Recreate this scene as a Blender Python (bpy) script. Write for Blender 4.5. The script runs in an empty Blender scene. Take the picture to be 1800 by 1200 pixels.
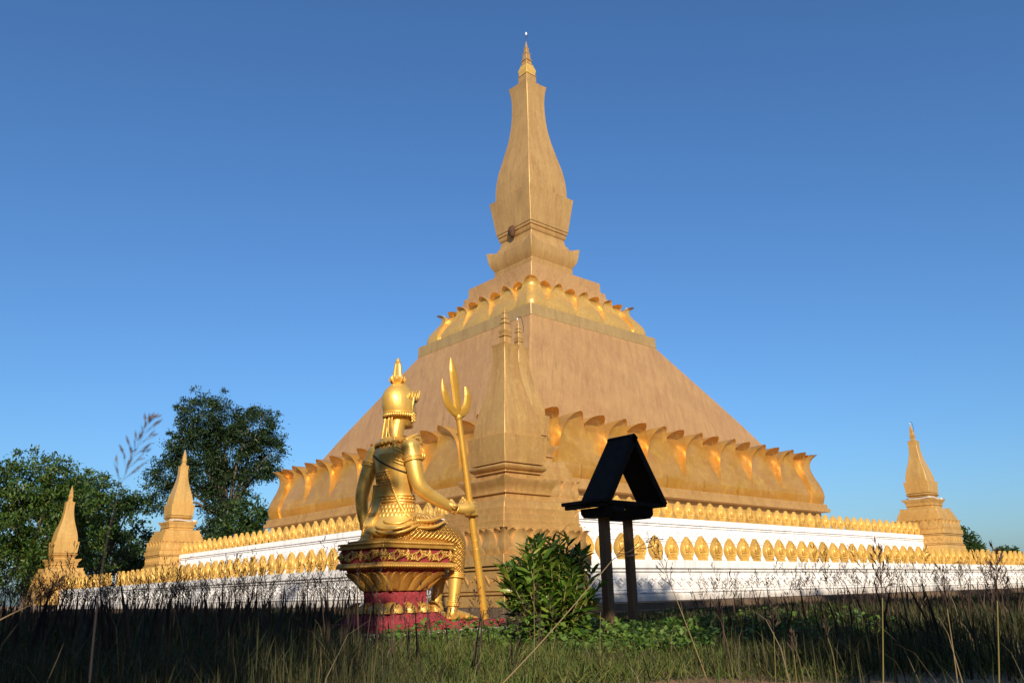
import bpy, bmesh, math, random
import numpy as np
from mathutils import Vector, Matrix, Quaternion

random.seed(7); rng = np.random.default_rng(7)
R = math.radians
scene = bpy.context.scene
col = scene.collection

# ------------------------------------------------------------------ camera
CAM = Vector((-36.4011, -38.3775, 0.6))
YAW, PITCH, ROLL = R(48.2894), R(17.4564), R(1.3229)
FPX = 1407.84
_fw = Vector((math.cos(YAW)*math.cos(PITCH), math.sin(YAW)*math.cos(PITCH), math.sin(PITCH)))
_rt = Vector((math.sin(YAW), -math.cos(YAW), 0)); _up = _rt.cross(_fw)
_r2 = _rt*math.cos(ROLL) - _up*math.sin(ROLL); _u2 = _rt*math.sin(ROLL) + _up*math.cos(ROLL)
cd = bpy.data.cameras.new('camera'); cam = bpy.data.objects.new('camera', cd); col.objects.link(cam)
cam.matrix_world = Matrix(((_r2.x, _u2.x, -_fw.x, CAM.x), (_r2.y, _u2.y, -_fw.y, CAM.y), (_r2.z, _u2.z, -_fw.z, CAM.z), (0, 0, 0, 1)))
cd.sensor_fit = 'HORIZONTAL'; cd.sensor_width = 36; cd.lens = FPX/1800*36
cd.clip_start = 0.05; cd.clip_end = 5000
cd.dof.use_dof = True; cd.dof.focus_distance = 16; cd.dof.aperture_fstop = 11
scene.camera = cam

# ------------------------------------------------------------------ light
SUN_AZ, SUN_EL = R(55), R(24)          # direction the light travels, elevation
world = bpy.data.worlds.new('World'); scene.world = world; world.use_nodes = True
nt = world.node_tree; nt.nodes.clear()
sky = nt.nodes.new('ShaderNodeTexSky'); sky.sky_type = 'NISHITA'; sky.sun_disc = False
sky.sun_elevation = SUN_EL; sky.sun_rotation = R(270) - SUN_AZ; sky.altitude = 0
sky.air_density = 1.2; sky.dust_density = 1.2; sky.ozone_density = 7.8
bg = nt.nodes.new('ShaderNodeBackground'); bg.inputs[1].default_value = 0.115
wo = nt.nodes.new('ShaderNodeOutputWorld')
wb = nt.nodes.new('ShaderNodeMix'); wb.data_type = 'RGBA'; wb.blend_type = 'MULTIPLY'; wb.inputs[0].default_value = 1.0
wb.inputs[7].default_value = (0.85, 0.97, 1.04, 1)       # white balance of the sky
nt.links.new(sky.outputs[0], wb.inputs[6]); nt.links.new(wb.outputs[2], bg.inputs[0]); nt.links.new(bg.outputs[0], wo.inputs[0])
sd = bpy.data.lights.new('sun', 'SUN'); sd.energy = 5.0; sd.angle = R(0.53); sd.color = (1.0, 0.87, 0.68)
sun = bpy.data.objects.new('sun', sd); col.objects.link(sun)
SDIR = Vector((math.cos(SUN_AZ)*math.cos(SUN_EL), math.sin(SUN_AZ)*math.cos(SUN_EL), -math.sin(SUN_EL)))
sun.rotation_euler = SDIR.to_track_quat('-Z', 'Y').to_euler(); sun.location = (-60, -80, 40)
vs = scene.view_settings
vs.view_transform = 'Standard'; vs.look = 'None'; vs.exposure = 0.3; vs.gamma = 1.0; vs.use_curve_mapping = False

# ------------------------------------------------------------------ helpers
def at(u, v, dist):
    """world point seen at photograph position (u, v) at a horizontal distance"""
    d = _fw + _r2*((u-900)/FPX) - _u2*((v-600)/FPX)
    return CAM + d*(dist/math.hypot(d.x, d.y))

def tag(o, label=None, cat=None, group=None, kind=None):
    if label: o['label'] = label
    if cat: o['category'] = cat
    if group: o['group'] = group
    if kind: o['kind'] = kind
    return o

def empty(name, loc=(0, 0, 0), rz=0):
    o = bpy.data.objects.new(name, None); col.objects.link(o)
    o.location = loc; o.rotation_euler = (0, 0, rz); o.empty_display_size = 0.2
    return o

def obj(name, me, mat=None, parent=None):
    o = bpy.data.objects.new(name, me); col.objects.link(o)
    if mat is not None and len(me.materials) == 0: me.materials.append(mat)
    if parent is not None: o.parent = parent
    return o

def smooth(me, angle=None):
    me.polygons.foreach_set('use_smooth', [True]*len(me.polygons))
    if angle is not None:
        bm = bmesh.new(); bm.from_mesh(me)
        for e in bm.edges:
            if len(e.link_faces) == 2 and e.calc_face_angle(0) > angle: e.smooth = False
        bm.to_mesh(me); bm.free()
    return me

class MB:
    """collects shapes into one mesh"""
    def __init__(s): s.v = []; s.f = []
    def add(s, v, f):
        o = len(s.v); s.v += [tuple(p) for p in v]; s.f += [tuple(i+o for i in q) for q in f]; return s
    def box(s, x0, x1, y0, y1, z0, z1):
        return s.add([(x0,y0,z0),(x1,y0,z0),(x1,y1,z0),(x0,y1,z0),(x0,y0,z1),(x1,y0,z1),(x1,y1,z1),(x0,y1,z1)],
                     [(3,2,1,0),(4,5,6,7),(0,1,5,4),(1,2,6,5),(2,3,7,6),(3,0,4,7)])
    def tube(s, path, rad, n=8, up=None, cap=True):
        """elliptical tube; rad = list of r or (ra, rb); ra along side vector, rb along up"""
        path = [Vector(p) for p in path]; k = len(path)
        if not isinstance(rad, (list, tuple)): rad = [rad]*k
        vs_ = []; 
        prev = Vector(up) if up is not None else None
        for i, p in enumerate(path):
            t = (path[min(i+1, k-1)] - path[max(i-1, 0)]).normalized()
            if prev is None:
                prev = Vector((0, 0, 1)) if abs(t.z) < 0.9 else Vector((1, 0, 0))
            u_ = (prev - t*prev.dot(t)).normalized(); w_ = t.cross(u_); prev = u_
            r_ = rad[i]; ra, rb = (r_, r_) if not isinstance(r_, (list, tuple)) else r_
            for j in range(n):
                a = 2*math.pi*j/n
                vs_.append(p + w_*(ra*math.cos(a)) + u_*(rb*math.sin(a)))
        fs = [(i*n+j, i*n+(j+1) % n, (i+1)*n+(j+1) % n, (i+1)*n+j) for i in range(k-1) for j in range(n)]
        if cap: fs += [tuple(range(n))[::-1], tuple((k-1)*n+j for j in range(n))]
        return s.add(vs_, fs)
    def lathe(s, prof, c=(0, 0, 0), n=24, sx=1, sy=1):
        k = len(prof); vs_ = [(c[0]+r*sx*math.cos(2*math.pi*j/n), c[1]+r*sy*math.sin(2*math.pi*j/n), c[2]+z) for r, z in prof for j in range(n)]
        fs = [(i*n+j, i*n+(j+1) % n, (i+1)*n+(j+1) % n, (i+1)*n+j) for i in range(k-1) for j in range(n)]
        fs += [tuple(range(n))[::-1], tuple((k-1)*n+j for j in range(n))]
        return s.add(vs_, fs)
    def ball(s, c, r, n=12, m=8, rot=None):
        if not isinstance(r, (tuple, list)): r = (r, r, r)
        c = Vector(c); vs_ = []; 
        for i in range(1, m):
            th = math.pi*i/m
            for j in range(n):
                a = 2*math.pi*j/n
                p = Vector((r[0]*math.sin(th)*math.cos(a), r[1]*math.sin(th)*math.sin(a), r[2]*math.cos(th)))
                if rot is not None: p = rot @ p
                vs_.append(c+p)
        a0 = Vector((0, 0, r[2])); a1 = Vector((0, 0, -r[2]))
        if rot is not None: a0 = rot @ a0; a1 = rot @ a1
        T = len(vs_); vs_ += [c+a0, c+a1]
        fs = [(i*n+j, (i+1)*n+j, (i+1)*n+(j+1) % n, i*n+(j+1) % n) for i in range(m-2) for j in range(n)]
        fs += [(T, j, (j+1) % n) for j in range(n)] + [(T+1, (m-2)*n+(j+1) % n, (m-2)*n+j) for j in range(n)]
        return s.add(vs_, fs)
    def sq(s, prof, c=(0, 0), ch=0.02, nseg=1, sxy=(1, 1)):
        """square loft with chamfered corners. prof rows: (w, z[, corner_rise[, corner_out]])"""
        rings = []
        for row in prof:
            w, z = row[0], row[1]; rise = row[2] if len(row) > 2 else 0; out = row[3] if len(row) > 3 else 0
            cc = min(ch, w*0.3); ring = []
            ts = [-1+2*i/nseg for i in range(nseg+1)]
            for q in range(4):
                for t in ts:
                    e = abs(t)**5
                    W = w + out*e; along = t*(W-cc)
                    x, y = along, -W
                    for _ in range(q): x, y = -y, x
                    ring.append((c[0]+x*sxy[0], c[1]+y*sxy[1], z+rise*e))
            rings.append(ring)
        n = len(rings[0]); k = len(rings)
        fs = [(i*n+j, i*n+(j+1) % n, (i+1)*n+(j+1) % n, (i+1)*n+j) for i in range(k-1) for j in range(n)]
        fs += [tuple(range(n))[::-1], tuple((k-1)*n+j for j in range(n))]
        return s.add([p for r_ in rings for p in r_], fs)
    def mesh(s, name, sm=False, ang=None):
        me = bpy.data.meshes.new(name); me.from_pydata(s.v, [], s.f); me.validate(); me.update()
        if sm: smooth(me, ang)
        return me
    def build(s, name, mat, parent=None, sm=False, ang=None):
        return obj(name, s.mesh(name, sm, ang), mat, parent)

def tri_mesh(name, V, T, mat, parent=None, sm=False):
    """V (n,3) float, T (m,3) int"""
    me = bpy.data.meshes.new(name); V = np.asarray(V, np.float32); T = np.asarray(T, np.int32)
    me.vertices.add(len(V)); me.vertices.foreach_set('co', V.ravel())
    me.loops.add(T.size); me.loops.foreach_set('vertex_index', T.ravel())
    me.polygons.add(len(T)); me.polygons.foreach_set('loop_start', np.arange(0, T.size, 3, dtype=np.int32))
    me.polygons.foreach_set('loop_total', np.full(len(T), 3, np.int32))
    me.update(calc_edges=True); me.validate()
    if sm: smooth(me)
    return obj(name, me, mat, parent)

# ------------------------------------------------------------------ materials
class NT:
    def __init__(s, name):
        s.m = bpy.data.materials.new(name); s.m.use_nodes = True; s.t = s.m.node_tree; s.t.nodes.clear()
        s.out = s.n('ShaderNodeOutputMaterial'); s.b = s.n('ShaderNodeBsdfPrincipled'); s.l(s.b.outputs[0], s.out.inputs[0])
        s.co = s.n('ShaderNodeTexCoord'); s.geo = s.n('ShaderNodeNewGeometry')
    def n(s, t): return s.t.nodes.new(t)
    def l(s, a, b): s.t.links.new(a, b)
    def noise(s, scale, detail=4, rough=0.55, vec=None, sc=None, dist=0):
        n = s.n('ShaderNodeTexNoise'); n.inputs['Scale'].default_value = scale; n.inputs['Detail'].default_value = detail
        n.inputs['Roughness'].default_value = rough; n.inputs['Distortion'].default_value = dist
        v = vec if vec is not None else s.geo.outputs['Position']
        if sc is not None:
            mp = s.n('ShaderNodeMapping'); mp.inputs['Scale'].default_value = sc; s.l(v, mp.inputs[0]); v = mp.outputs[0]
        s.l(v, n.inputs['Vector']); return n.outputs['Fac']
    def ramp(s, fac, stops, mode='LINEAR'):
        r = s.n('ShaderNodeValToRGB'); r.color_ramp.interpolation = mode; e = r.color_ramp.elements
        while len(e) < len(stops): e.new(0.5)
        for q, (p, c) in zip(e, stops): q.position = p; q.color = (c[0], c[1], c[2], 1) if not isinstance(c, (int, float)) else (c, c, c, 1)
        s.l(fac, r.inputs[0]); return r.outputs[0]
    def mix(s, fac, a, b, mode='MIX'):
        m = s.n('ShaderNodeMix'); m.data_type = 'RGBA'; m.blend_type = mode
        for sock, val in ((m.inputs[0], fac), (m.inputs[6], a), (m.inputs[7], b)):
            if hasattr(val, 'is_linked'): s.l(val, sock)
            elif isinstance(val, (int, float)): sock.default_value = val
            else: sock.default_value = (val[0], val[1], val[2], 1)
        return m.outputs[2]
    def math(s, op, a, b=None, c=None):
        m = s.n('ShaderNodeMath'); m.operation = op
        for i, val in enumerate((a, b, c)):
            if val is None: continue
            if hasattr(val, 'is_linked'): s.l(val, m.inputs[i])
            else: m.inputs[i].default_value = val
        return m.outputs[0]
    def sep(s, v):
        n = s.n('ShaderNodeSeparateXYZ'); s.l(v, n.inputs[0]); return n.outputs
    def set(s, **k):
        names = dict(color='Base Color', rough='Roughness', metal='Metallic', spec='Specular IOR Level', trans='Transmission Weight', sheen='Sheen Weight')
        for a, v in k.items():
            sock = s.b.inputs[names[a]]
            if hasattr(v, 'is_linked'): s.l(v, sock)
            elif isinstance(v, (int, float)): sock.default_value = v
            else: sock.default_value = (v[0], v[1], v[2], 1)
        return s
    def bump(s, h, strength=0.3, dist=0.02):
        b = s.n('ShaderNodeBump'); b.inputs['Strength'].default_value = strength; b.inputs['Distance'].default_value = dist
        s.l(h, b.inputs['Height']); s.l(b.outputs[0], s.b.inputs['Normal']); return s

def m_plaster_gold(name, c1, c2, c3, metal=0.25, rough=0.48, streak=(1.6, 1.6, 0.22), diag=0.0, sf=0.6, spots=0.5):
    t = NT(name)
    # position along whichever wall the surface belongs to, so that streaks run down the slope
    px, py, pz = t.sep(t.geo.outputs['Position']); nx, ny, nz = t.sep(t.geo.outputs['True Normal'])
    onx = t.math('GREATER_THAN', t.math('ABSOLUTE', nx), t.math('ABSOLUTE', ny))
    along = t.math('ADD', t.math('MULTIPLY', py, onx), t.math('MULTIPLY', px, t.math('SUBTRACT', 1.0, onx)))
    along = t.math('SUBTRACT', along, t.math('MULTIPLY', pz, diag))
    cv = t.n('ShaderNodeCombineXYZ'); t.l(along, cv.inputs[0]); t.l(onx, cv.inputs[1]); t.l(pz, cv.inputs[2])
    a = t.noise(0.55, 5, 0.6); b = t.noise(1.0, 6, 0.62, vec=cv.outputs[0], sc=streak, dist=0.35); c = t.noise(9, 5, 0.6); d = t.noise(60, 3, 0.6)
    k = t.mix(t.ramp(a, [(0.35, 0), (0.68, 1)]), c1, c2)
    k = t.mix(t.math('MULTIPLY', t.ramp(b, [(0.44, 0), (0.62, 1)]), sf), k, c3)
    k = t.mix(t.math('MULTIPLY', t.ramp(c, [(0.52, 0), (0.72, 1)]), 0.5), k, (c1[0]*1.22, c1[1]*1.27, c1[2]*1.25))
    g = t.noise(1.3, 6, 0.7, vec=cv.outputs[0], sc=(2.2, 2.2, 0.35))
    k = t.mix(t.math('MULTIPLY', t.ramp(g, [(0.53, 0), (0.70, 1)]), 0.55), k, (c1[0]*0.5, c1[1]*0.47, c1[2]*0.5))
    # small dark mildew spots and thin lighter scratches
    sp_ = t.noise(3.2, 7, 0.75, vec=cv.outputs[0], sc=(1.0, 1.0, 0.7)); k = t.mix(t.math('MULTIPLY', t.ramp(sp_, [(0.62, 0), (0.70, 1)]), spots), k, (c1[0]*0.28, c1[1]*0.30, c1[2]*0.36))
    f2 = t.noise(5.0, 5, 0.7, vec=cv.outputs[0], sc=(1.6, 1.6, 0.30), dist=0.5); k = t.mix(t.math('MULTIPLY', t.ramp(f2, [(0.50, 0), (0.66, 1)]), 0.40), k, (c1[0]*1.22, c1[1]*1.25, c1[2]*1.2))
    t.set(color=k, metal=metal, rough=t.ramp(c, [(0.3, rough-0.07), (0.7, rough+0.1)]), spec=0.35)
    t.bump(t.mix(0.35, c, d), 0.25, 0.012)
    return t.m

M_BRONZE = m_plaster_gold('gold_painted_plaster', (0.51, 0.305, 0.110), (0.45, 0.255, 0.090), (0.37, 0.205, 0.072), metal=0.3)
M_DOME = m_plaster_gold('weathered_rose_gold_plaster', (0.50, 0.285, 0.112), (0.43, 0.232, 0.092), (0.34, 0.175, 0.072), metal=0.25, rough=0.48, streak=(2.2, 2.2, 0.4), diag=0.7, sf=0.45)
M_BAND = m_plaster_gold('olive_gold_plaster', (0.40, 0.265, 0.105), (0.36, 0.235, 0.095), (0.32, 0.20, 0.085), metal=0.2)
M_SMALL = m_plaster_gold('warm_gold_plaster', (0.60, 0.37, 0.118), (0.55, 0.325, 0.10), (0.45, 0.255, 0.075), metal=0.3, rough=0.42)
M_NEAR = m_plaster_gold('stained_gold_plaster', (0.54, 0.33, 0.118), (0.46, 0.27, 0.088), (0.41, 0.205, 0.075), metal=0.28, rough=0.45, spots=0.75)

def m_petal():
    t = NT('patchy_gold_leaf_petal')
    a = t.noise(0.55, 5, 0.6, dist=0.6); b = t.noise(1.7, 6, 0.65, dist=0.8); c = t.noise(14, 5, 0.6)
    k = t.mix(t.ramp(a, [(0.38, 0), (0.62, 1)]), (0.54, 0.265, 0.042), (0.50, 0.27, 0.075))
    k = t.mix(t.math('MULTIPLY', t.ramp(b, [(0.48, 0), (0.68, 1)]), 0.8), k, (0.64, 0.375, 0.08))
    k = t.mix(t.math('MULTIPLY', t.ramp(t.noise(0.9, 4, 0.5), [(0.55, 0), (0.75, 1)]), 0.35), k, (0.42, 0.16, 0.045))
    t.set(color=k, metal=t.ramp(a, [(0.35, 0.50), (0.65, 0.34)]), rough=t.ramp(b, [(0.35, 0.28), (0.7, 0.42)]), spec=0.4)
    t.bump(c, 0.12, 0.01); return t.m
M_PETAL = m_petal()

def m_gold(name, c1, c2, metal, r0, r1, bump=0.15, bs=40, vary=False, dk=0.35):
    t = NT(name); a = t.noise(5, 5, 0.6); b = t.noise(bs, 4, 0.6); g = t.noise(2.5, 5, 0.65)
    k = t.mix(t.ramp(a, [(0.35, 0), (0.68, 1)]), c1, c2)
    k = t.mix(t.math('MULTIPLY', t.ramp(g, [(0.58, 0), (0.72, 1)]), dk), k, (c2[0]*0.5, c2[1]*0.42, c2[2]*0.4))
    oi = t.n('ShaderNodeObjectInfo'); k = t.mix(1.0, k, t.ramp(oi.outputs['Random'], [(0.0, (0.80, 0.78, 0.74)), (0.5, (1.0, 1.0, 1.0)), (1.0, (1.06, 1.05, 1.0))]), 'MULTIPLY') if vary else k
    t.set(color=k, metal=metal, rough=t.ramp(a, [(0.3, r0), (0.7, r1)]))
    t.bump(b, bump, 0.006); return t.m
M_PETAL_UP = m_gold('upper_petal_gold', (0.72, 0.44, 0.115), (0.60, 0.34, 0.09), 0.42, 0.28, 0.38, 0.10, 20, False, 0.12)
M_SEMA = m_gold('yellow_gold_paint', (0.72, 0.45, 0.115), (0.62, 0.36, 0.075), 0.22, 0.36, 0.5, 0.6, 22, True)
M_STATUE = m_gold('bright_gold_paint', (0.88, 0.55, 0.14), (0.80, 0.46, 0.09), 0.55, 0.36, 0.46, 0.2, 26)
M_TRIM = m_gold('carved_gold_trim', (0.62, 0.36, 0.08), (0.46, 0.24, 0.045), 0.35, 0.34, 0.48, 0.5, 45)
M_ROD = m_gold('gold_rod_paint', (0.64, 0.36, 0.055), (0.54, 0.28, 0.04), 0.35, 0.35, 0.45, 0.3, 30)

def m_scales():
    """gold cloth with a raised diagonal lattice, as on the statue's trousers"""
    t = NT('lattice_gold_cloth'); x, y, z = t.sep(t.co.outputs['Object'])
    z2 = t.math('MULTIPLY', z, 0.9)
    def wave(e): return t.math('ABSOLUTE', t.math('SINE', t.math('MULTIPLY', e, 38.0)))
    a = t.math('POWER', t.math('SUBTRACT', 1.0, wave(t.math('ADD', x, z2))), 3.0)
    b = t.math('POWER', t.math('SUBTRACT', 1.0, wave(t.math('SUBTRACT', x, z2))), 3.0)
    h = t.math('MAXIMUM', a, b)
    dots = t.math('MULTIPLY', wave(t.math('ADD', x, z2)), wave(t.math('SUBTRACT', x, z2)))
    dots = t.math('POWER', dots, 6.0)
    h2 = t.math('ADD', h, t.math('MULTIPLY', dots, 0.7))
    k = t.mix(t.math('MINIMUM', h2, 1.0), (0.52, 0.25, 0.04), (0.82, 0.52, 0.14))
    t.set(color=k, metal=0.6, rough=0.36); t.bump(h2, 0.9, 0.02); return t.m
M_SCALE = m_scales()

def m_white():
    t = NT('weathered_white_paint'); a = t.noise(0.5, 5, 0.6); b = t.noise(1.0, 6, 0.7, sc=(6, 6, 0.25)); c = t.noise(30, 4, 0.6); d = t.noise(3, 5, 0.7)
    k = t.mix(t.ramp(a, [(0.3, 0), (0.7, 1)]), (0.86, 0.835, 0.82), (0.79, 0.765, 0.75))
    k = t.mix(t.math('MULTIPLY', t.ramp(b, [(0.49, 0), (0.70, 1)]), 0.7), k, (0.42, 0.41, 0.39))
    k = t.mix(t.math('MULTIPLY', t.ramp(d, [(0.60, 0), (0.78, 1)]), 0.4), k, (0.46, 0.43, 0.39))
    # mud splashed up the foot of the wall
    px, py, pz = t.sep(t.geo.outputs['Position']); foot = t.math('SUBTRACT', 0.62, pz); foot = t.math('ADD', t.math('MULTIPLY', foot, 2.2), t.math('SUBTRACT', t.noise(1.6, 6, 0.7), 0.62))
    k = t.mix(t.math('MULTIPLY', t.ramp(foot, [(0.0, 0), (0.35, 1)]), 0.55), k, (0.30, 0.24, 0.18))
    t.set(color=k, rough=0.7, spec=0.25); t.bump(c, 0.2, 0.008); return t.m
M_WHITE = m_white()

def m_stone(name, c1, c2, c3, scale=3):
    t = NT(name); a = t.noise(scale, 6, 0.65); b = t.noise(scale*6, 5, 0.65)
    k = t.mix(t.ramp(a, [(0.35, 0), (0.65, 1)]), c1, c2); k = t.mix(t.math('MULTIPLY', t.ramp(b, [(0.5, 0), (0.72, 1)]), 0.7), k, c3)
    t.set(color=k, rough=0.88, spec=0.2); t.bump(b, 0.5, 0.02); return t.m
M_PLAT = m_stone('stained_brown_concrete', (0.16, 0.11, 0.07), (0.11, 0.075, 0.05), (0.06, 0.05, 0.035))
M_RED = m_stone('faded_red_paint', (0.32, 0.040, 0.050), (0.24, 0.026, 0.036), (0.40, 0.14, 0.13), 5)
M_GROUND = m_stone('sandy_soil', (0.33, 0.20, 0.105), (0.22, 0.13, 0.065), (0.075, 0.075, 0.03), 0.6)
M_SHADEWOOD = m_stone('shade_black_weathered_wood', (0.014, 0.013, 0.0125), (0.008, 0.008, 0.008), (0.026, 0.024, 0.022), 8)  # near-black puts the tree shade on the stand's roof into the wood colour
def m_post():
    t = NT('dark_brown_timber'); a = t.noise(3, 6, 0.65, sc=(5, 5, 0.5)); b = t.noise(1.2, 4)
    k = t.mix(t.ramp(a, [(0.35, 0), (0.65, 1)]), (0.19, 0.115, 0.065), (0.12, 0.07, 0.042)); k = t.mix(t.math('MULTIPLY', t.ramp(b, [(0.45, 0), (0.6, 1)]), 0.5), k, (0.19, 0.115, 0.06))
    t.set(color=k, rough=0.8, spec=0.2); t.bump(a, 0.5, 0.01); return t.m
M_POST = m_post()
def m_plain(name, c, rough=0.6, metal=0.0):
    t = NT(name); a = t.noise(8, 4); t.set(color=t.mix(t.ramp(a, [(0.3, 0), (0.7, 1)]), c, (c[0]*0.75, c[1]*0.75, c[2]*0.75)), rough=rough, metal=metal); return t.m
M_BLACK = m_plain('black_metal', (0.02, 0.02, 0.022), 0.5)
M_LAMP = m_plain('white_lamp_glass', (0.75, 0.75, 0.78), 0.3)
M_NEST = m_stone('brown_nest_mud', (0.10, 0.05, 0.028), (0.06, 0.03, 0.018), (0.15, 0.08, 0.045), 8)
M_STRIP = m_plain('pale_grey_cloth', (0.62, 0.56, 0.50), 0.7)
M_BARK = m_stone('grey_brown_bark', (0.13, 0.10, 0.075), (0.09, 0.068, 0.05), (0.19, 0.155, 0.115), 5)
M_DARKLINE = m_plain('dark_brown_cord', (0.03, 0.015, 0.008), 0.6)

def m_leaf(name, cols, rough=0.45, tr=0.25):
    """leaves vary piece by piece; light passes through a little"""
    t = NT(name); r = t.geo.outputs['Random Per Island']
    n = len(cols); k = t.ramp(r, [(i/(n-1), c) for i, c in enumerate(cols)])
    b = t.noise(0.35, 3); k = t.mix(t.math('MULTIPLY', t.ramp(b, [(0.35, 0), (0.65, 1)]), 0.45), k, t.mix(1.0, k, (0.6, 0.62, 0.6), 'MULTIPLY'))
    t.set(color=k, rough=rough, spec=0.35)
    tl = t.n('ShaderNodeBsdfTranslucent'); t.l(k, tl.inputs[0])
    mx = t.n('ShaderNodeMixShader'); mx.inputs[0].default_value = tr
    t.l(t.b.outputs[0], mx.inputs[1]); t.l(tl.outputs[0], mx.inputs[2]); t.l(mx.outputs[0], t.out.inputs[0]); return t.m
M_LEAF_A = m_leaf('deep_green_leaves', [(0.018, 0.045, 0.012), (0.03, 0.07, 0.016), (0.05, 0.095, 0.02), (0.085, 0.12, 0.03)])
M_LEAF_B = m_leaf('mid_green_leaves', [(0.022, 0.065, 0.010), (0.042, 0.10, 0.014), (0.08, 0.14, 0.02), (0.14, 0.16, 0.036)])
M_LEAF_C = m_leaf('bluish_green_leaves', [(0.012, 0.032, 0.012), (0.022, 0.048, 0.015), (0.035, 0.068, 0.018), (0.06, 0.075, 0.022)])
M_BUSH = m_leaf('glossy_lance_leaves', [(0.028, 0.07, 0.008), (0.05, 0.115, 0.013), (0.085, 0.165, 0.018), (0.15, 0.22, 0.025), (0.26, 0.27, 0.04)], 0.33, 0.22)
M_YELLOWLEAF = m_leaf('yellowed_leaf', [(0.42, 0.36, 0.03), (0.36, 0.34, 0.04)], 0.45, 0.25)
M_GRASS = m_leaf('shaded_grass_blades', [(0.022, 0.030, 0.007), (0.034, 0.044, 0.010), (0.05, 0.048, 0.014), (0.026, 0.030, 0.008), (0.12, 0.088, 0.038)], 0.75, 0.1)  # darker grass for the meadow, its shade put into the colours
M_FRESH_SUNLIT = m_leaf('sunlit_fresh_grass', [(0.075, 0.125, 0.02), (0.11, 0.16, 0.028), (0.15, 0.17, 0.035), (0.21, 0.18, 0.06)], 0.6, 0.3)  # brighter grass for the clearing, its sunlight put into the colours
M_DRY = m_leaf('dry_stem_straw', [(0.06, 0.045, 0.02), (0.12, 0.09, 0.04), (0.20, 0.15, 0.08), (0.09, 0.085, 0.03)], 0.65, 0.1)
M_WEED = m_leaf('low_weed_leaves', [(0.07, 0.15, 0.022), (0.11, 0.20, 0.03), (0.16, 0.24, 0.045)], 0.5, 0.3)
M_SEED = m_leaf('purple_brown_seed_heads', [(0.035, 0.022, 0.018), (0.06, 0.036, 0.028), (0.09, 0.056, 0.038), (0.03, 0.02, 0.018)], 0.75, 0.1)
M_SEEDNEAR = m_leaf('dusky_spikelets', [(0.10, 0.085, 0.10), (0.14, 0.11, 0.11)], 0.7, 0.3)
M_STRAW = m_leaf('straw_stems', [(0.22, 0.155, 0.075), (0.27, 0.19, 0.095)], 0.65, 0.1)
M_GREENSTEM = m_leaf('green_yellow_stems', [(0.17, 0.16, 0.04), (0.22, 0.17, 0.06)], 0.65, 0.1)

ZO = 0.6     # heights below were surveyed from eye level
def P(rows): return [(r[0], r[1]+ZO) + tuple(r[2:]) for r in rows]

# ================================================================== SETTING
g = MB(); g.add([(-900, -900, 0), (900, -900, 0), (900, 900, 0), (-900, 900, 0)], [(0, 1, 2, 3)])
tag(g.build('ground', M_GROUND), kind='structure')
pl = MB(); pl.sq([(24.6, 0.004), (24.6, 0.13), (24.15, 0.134), (24.15, 0.30), (20.0, 0.304)], ch=0.02)
tag(pl.build('platform', M_PLAT), kind='structure')

# ------------------------------------------------------------------ terrace walls with sema petals
def sema_mesh():
    H = 0.72
    out = [(0.150, 0.0), (0.165, 0.10), (0.205, 0.145), (0.27, 0.26), (0.300, 0.40), (0.294, 0.52), (0.258, 0.65), (0.200, 0.765), (0.135, 0.865), (0.066, 0.945)]
    pts = [(-x, y*H) for x, y in out] + [(0, H*1.035)] + [(x, y*H) for x, y in out[::-1]]
    m = MB(); n = len(pts); cx, cy = 0, 0.40*H
    def ring(s, d): return [(cx+(x-cx)*s, d, cy+(y-cy)*s) for x, y in pts]
    rings = [ring(1.0, 0.07), ring(1.0, -0.04), ring(0.955, -0.065), ring(0.87, -0.065), ring(0.82, -0.035), ring(0.74, -0.035), ring(0.70, -0.052), ring(0.63, -0.052), ring(0.60, -0.03)]
    v = [p for r_ in rings for p in r_]
    f = [(i*n+j, (i+1)*n+j, (i+1)*n+(j+1) % n, i*n+(j+1) % n) for i in range(len(rings)-1) for j in range(n)]
    f += [tuple(range(n)), tuple((len(rings)-1)*n+j for j in range(n))[::-1]]
    m.add(v, f)
    y = -0.035
    m.ball((0, y, 0.53), (0.045, 0.04, 0.06), 8, 6); m.ball((0, y+0.01, 0.60), (0.018, 0.02, 0.045), 6, 5)        # head and topknot
    m.ball((0, y, 0.40), (0.085, 0.05, 0.115), 8, 6)                                                                 # torso
    for s_ in (-1, 1):
        m.tube([(s_*0.085, y, 0.46), (s_*0.125, y-0.01, 0.36), (s_*0.05, y-0.03, 0.30)], [0.03, 0.026, 0.022], 5)
        m.tube([(s_*0.03, y, 0.29), (s_*0.15, y-0.02, 0.265), (s_*0.03, y-0.035, 0.245)], [0.04, 0.036, 0.03], 5)
        m.ball((s_*0.17, y, 0.21), (0.05, 0.03, 0.035), 6, 5); m.ball((s_*0.06, y-0.01, 0.195), (0.05, 0.03, 0.03), 6, 5)
    m.box(-0.17, 0.17, -0.075, 0.06, 0.0, 0.075)
    return m.mesh('sema', True, R(38))
SEMA = sema_mesh(); SEMA.materials.append(M_SEMA)
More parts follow.
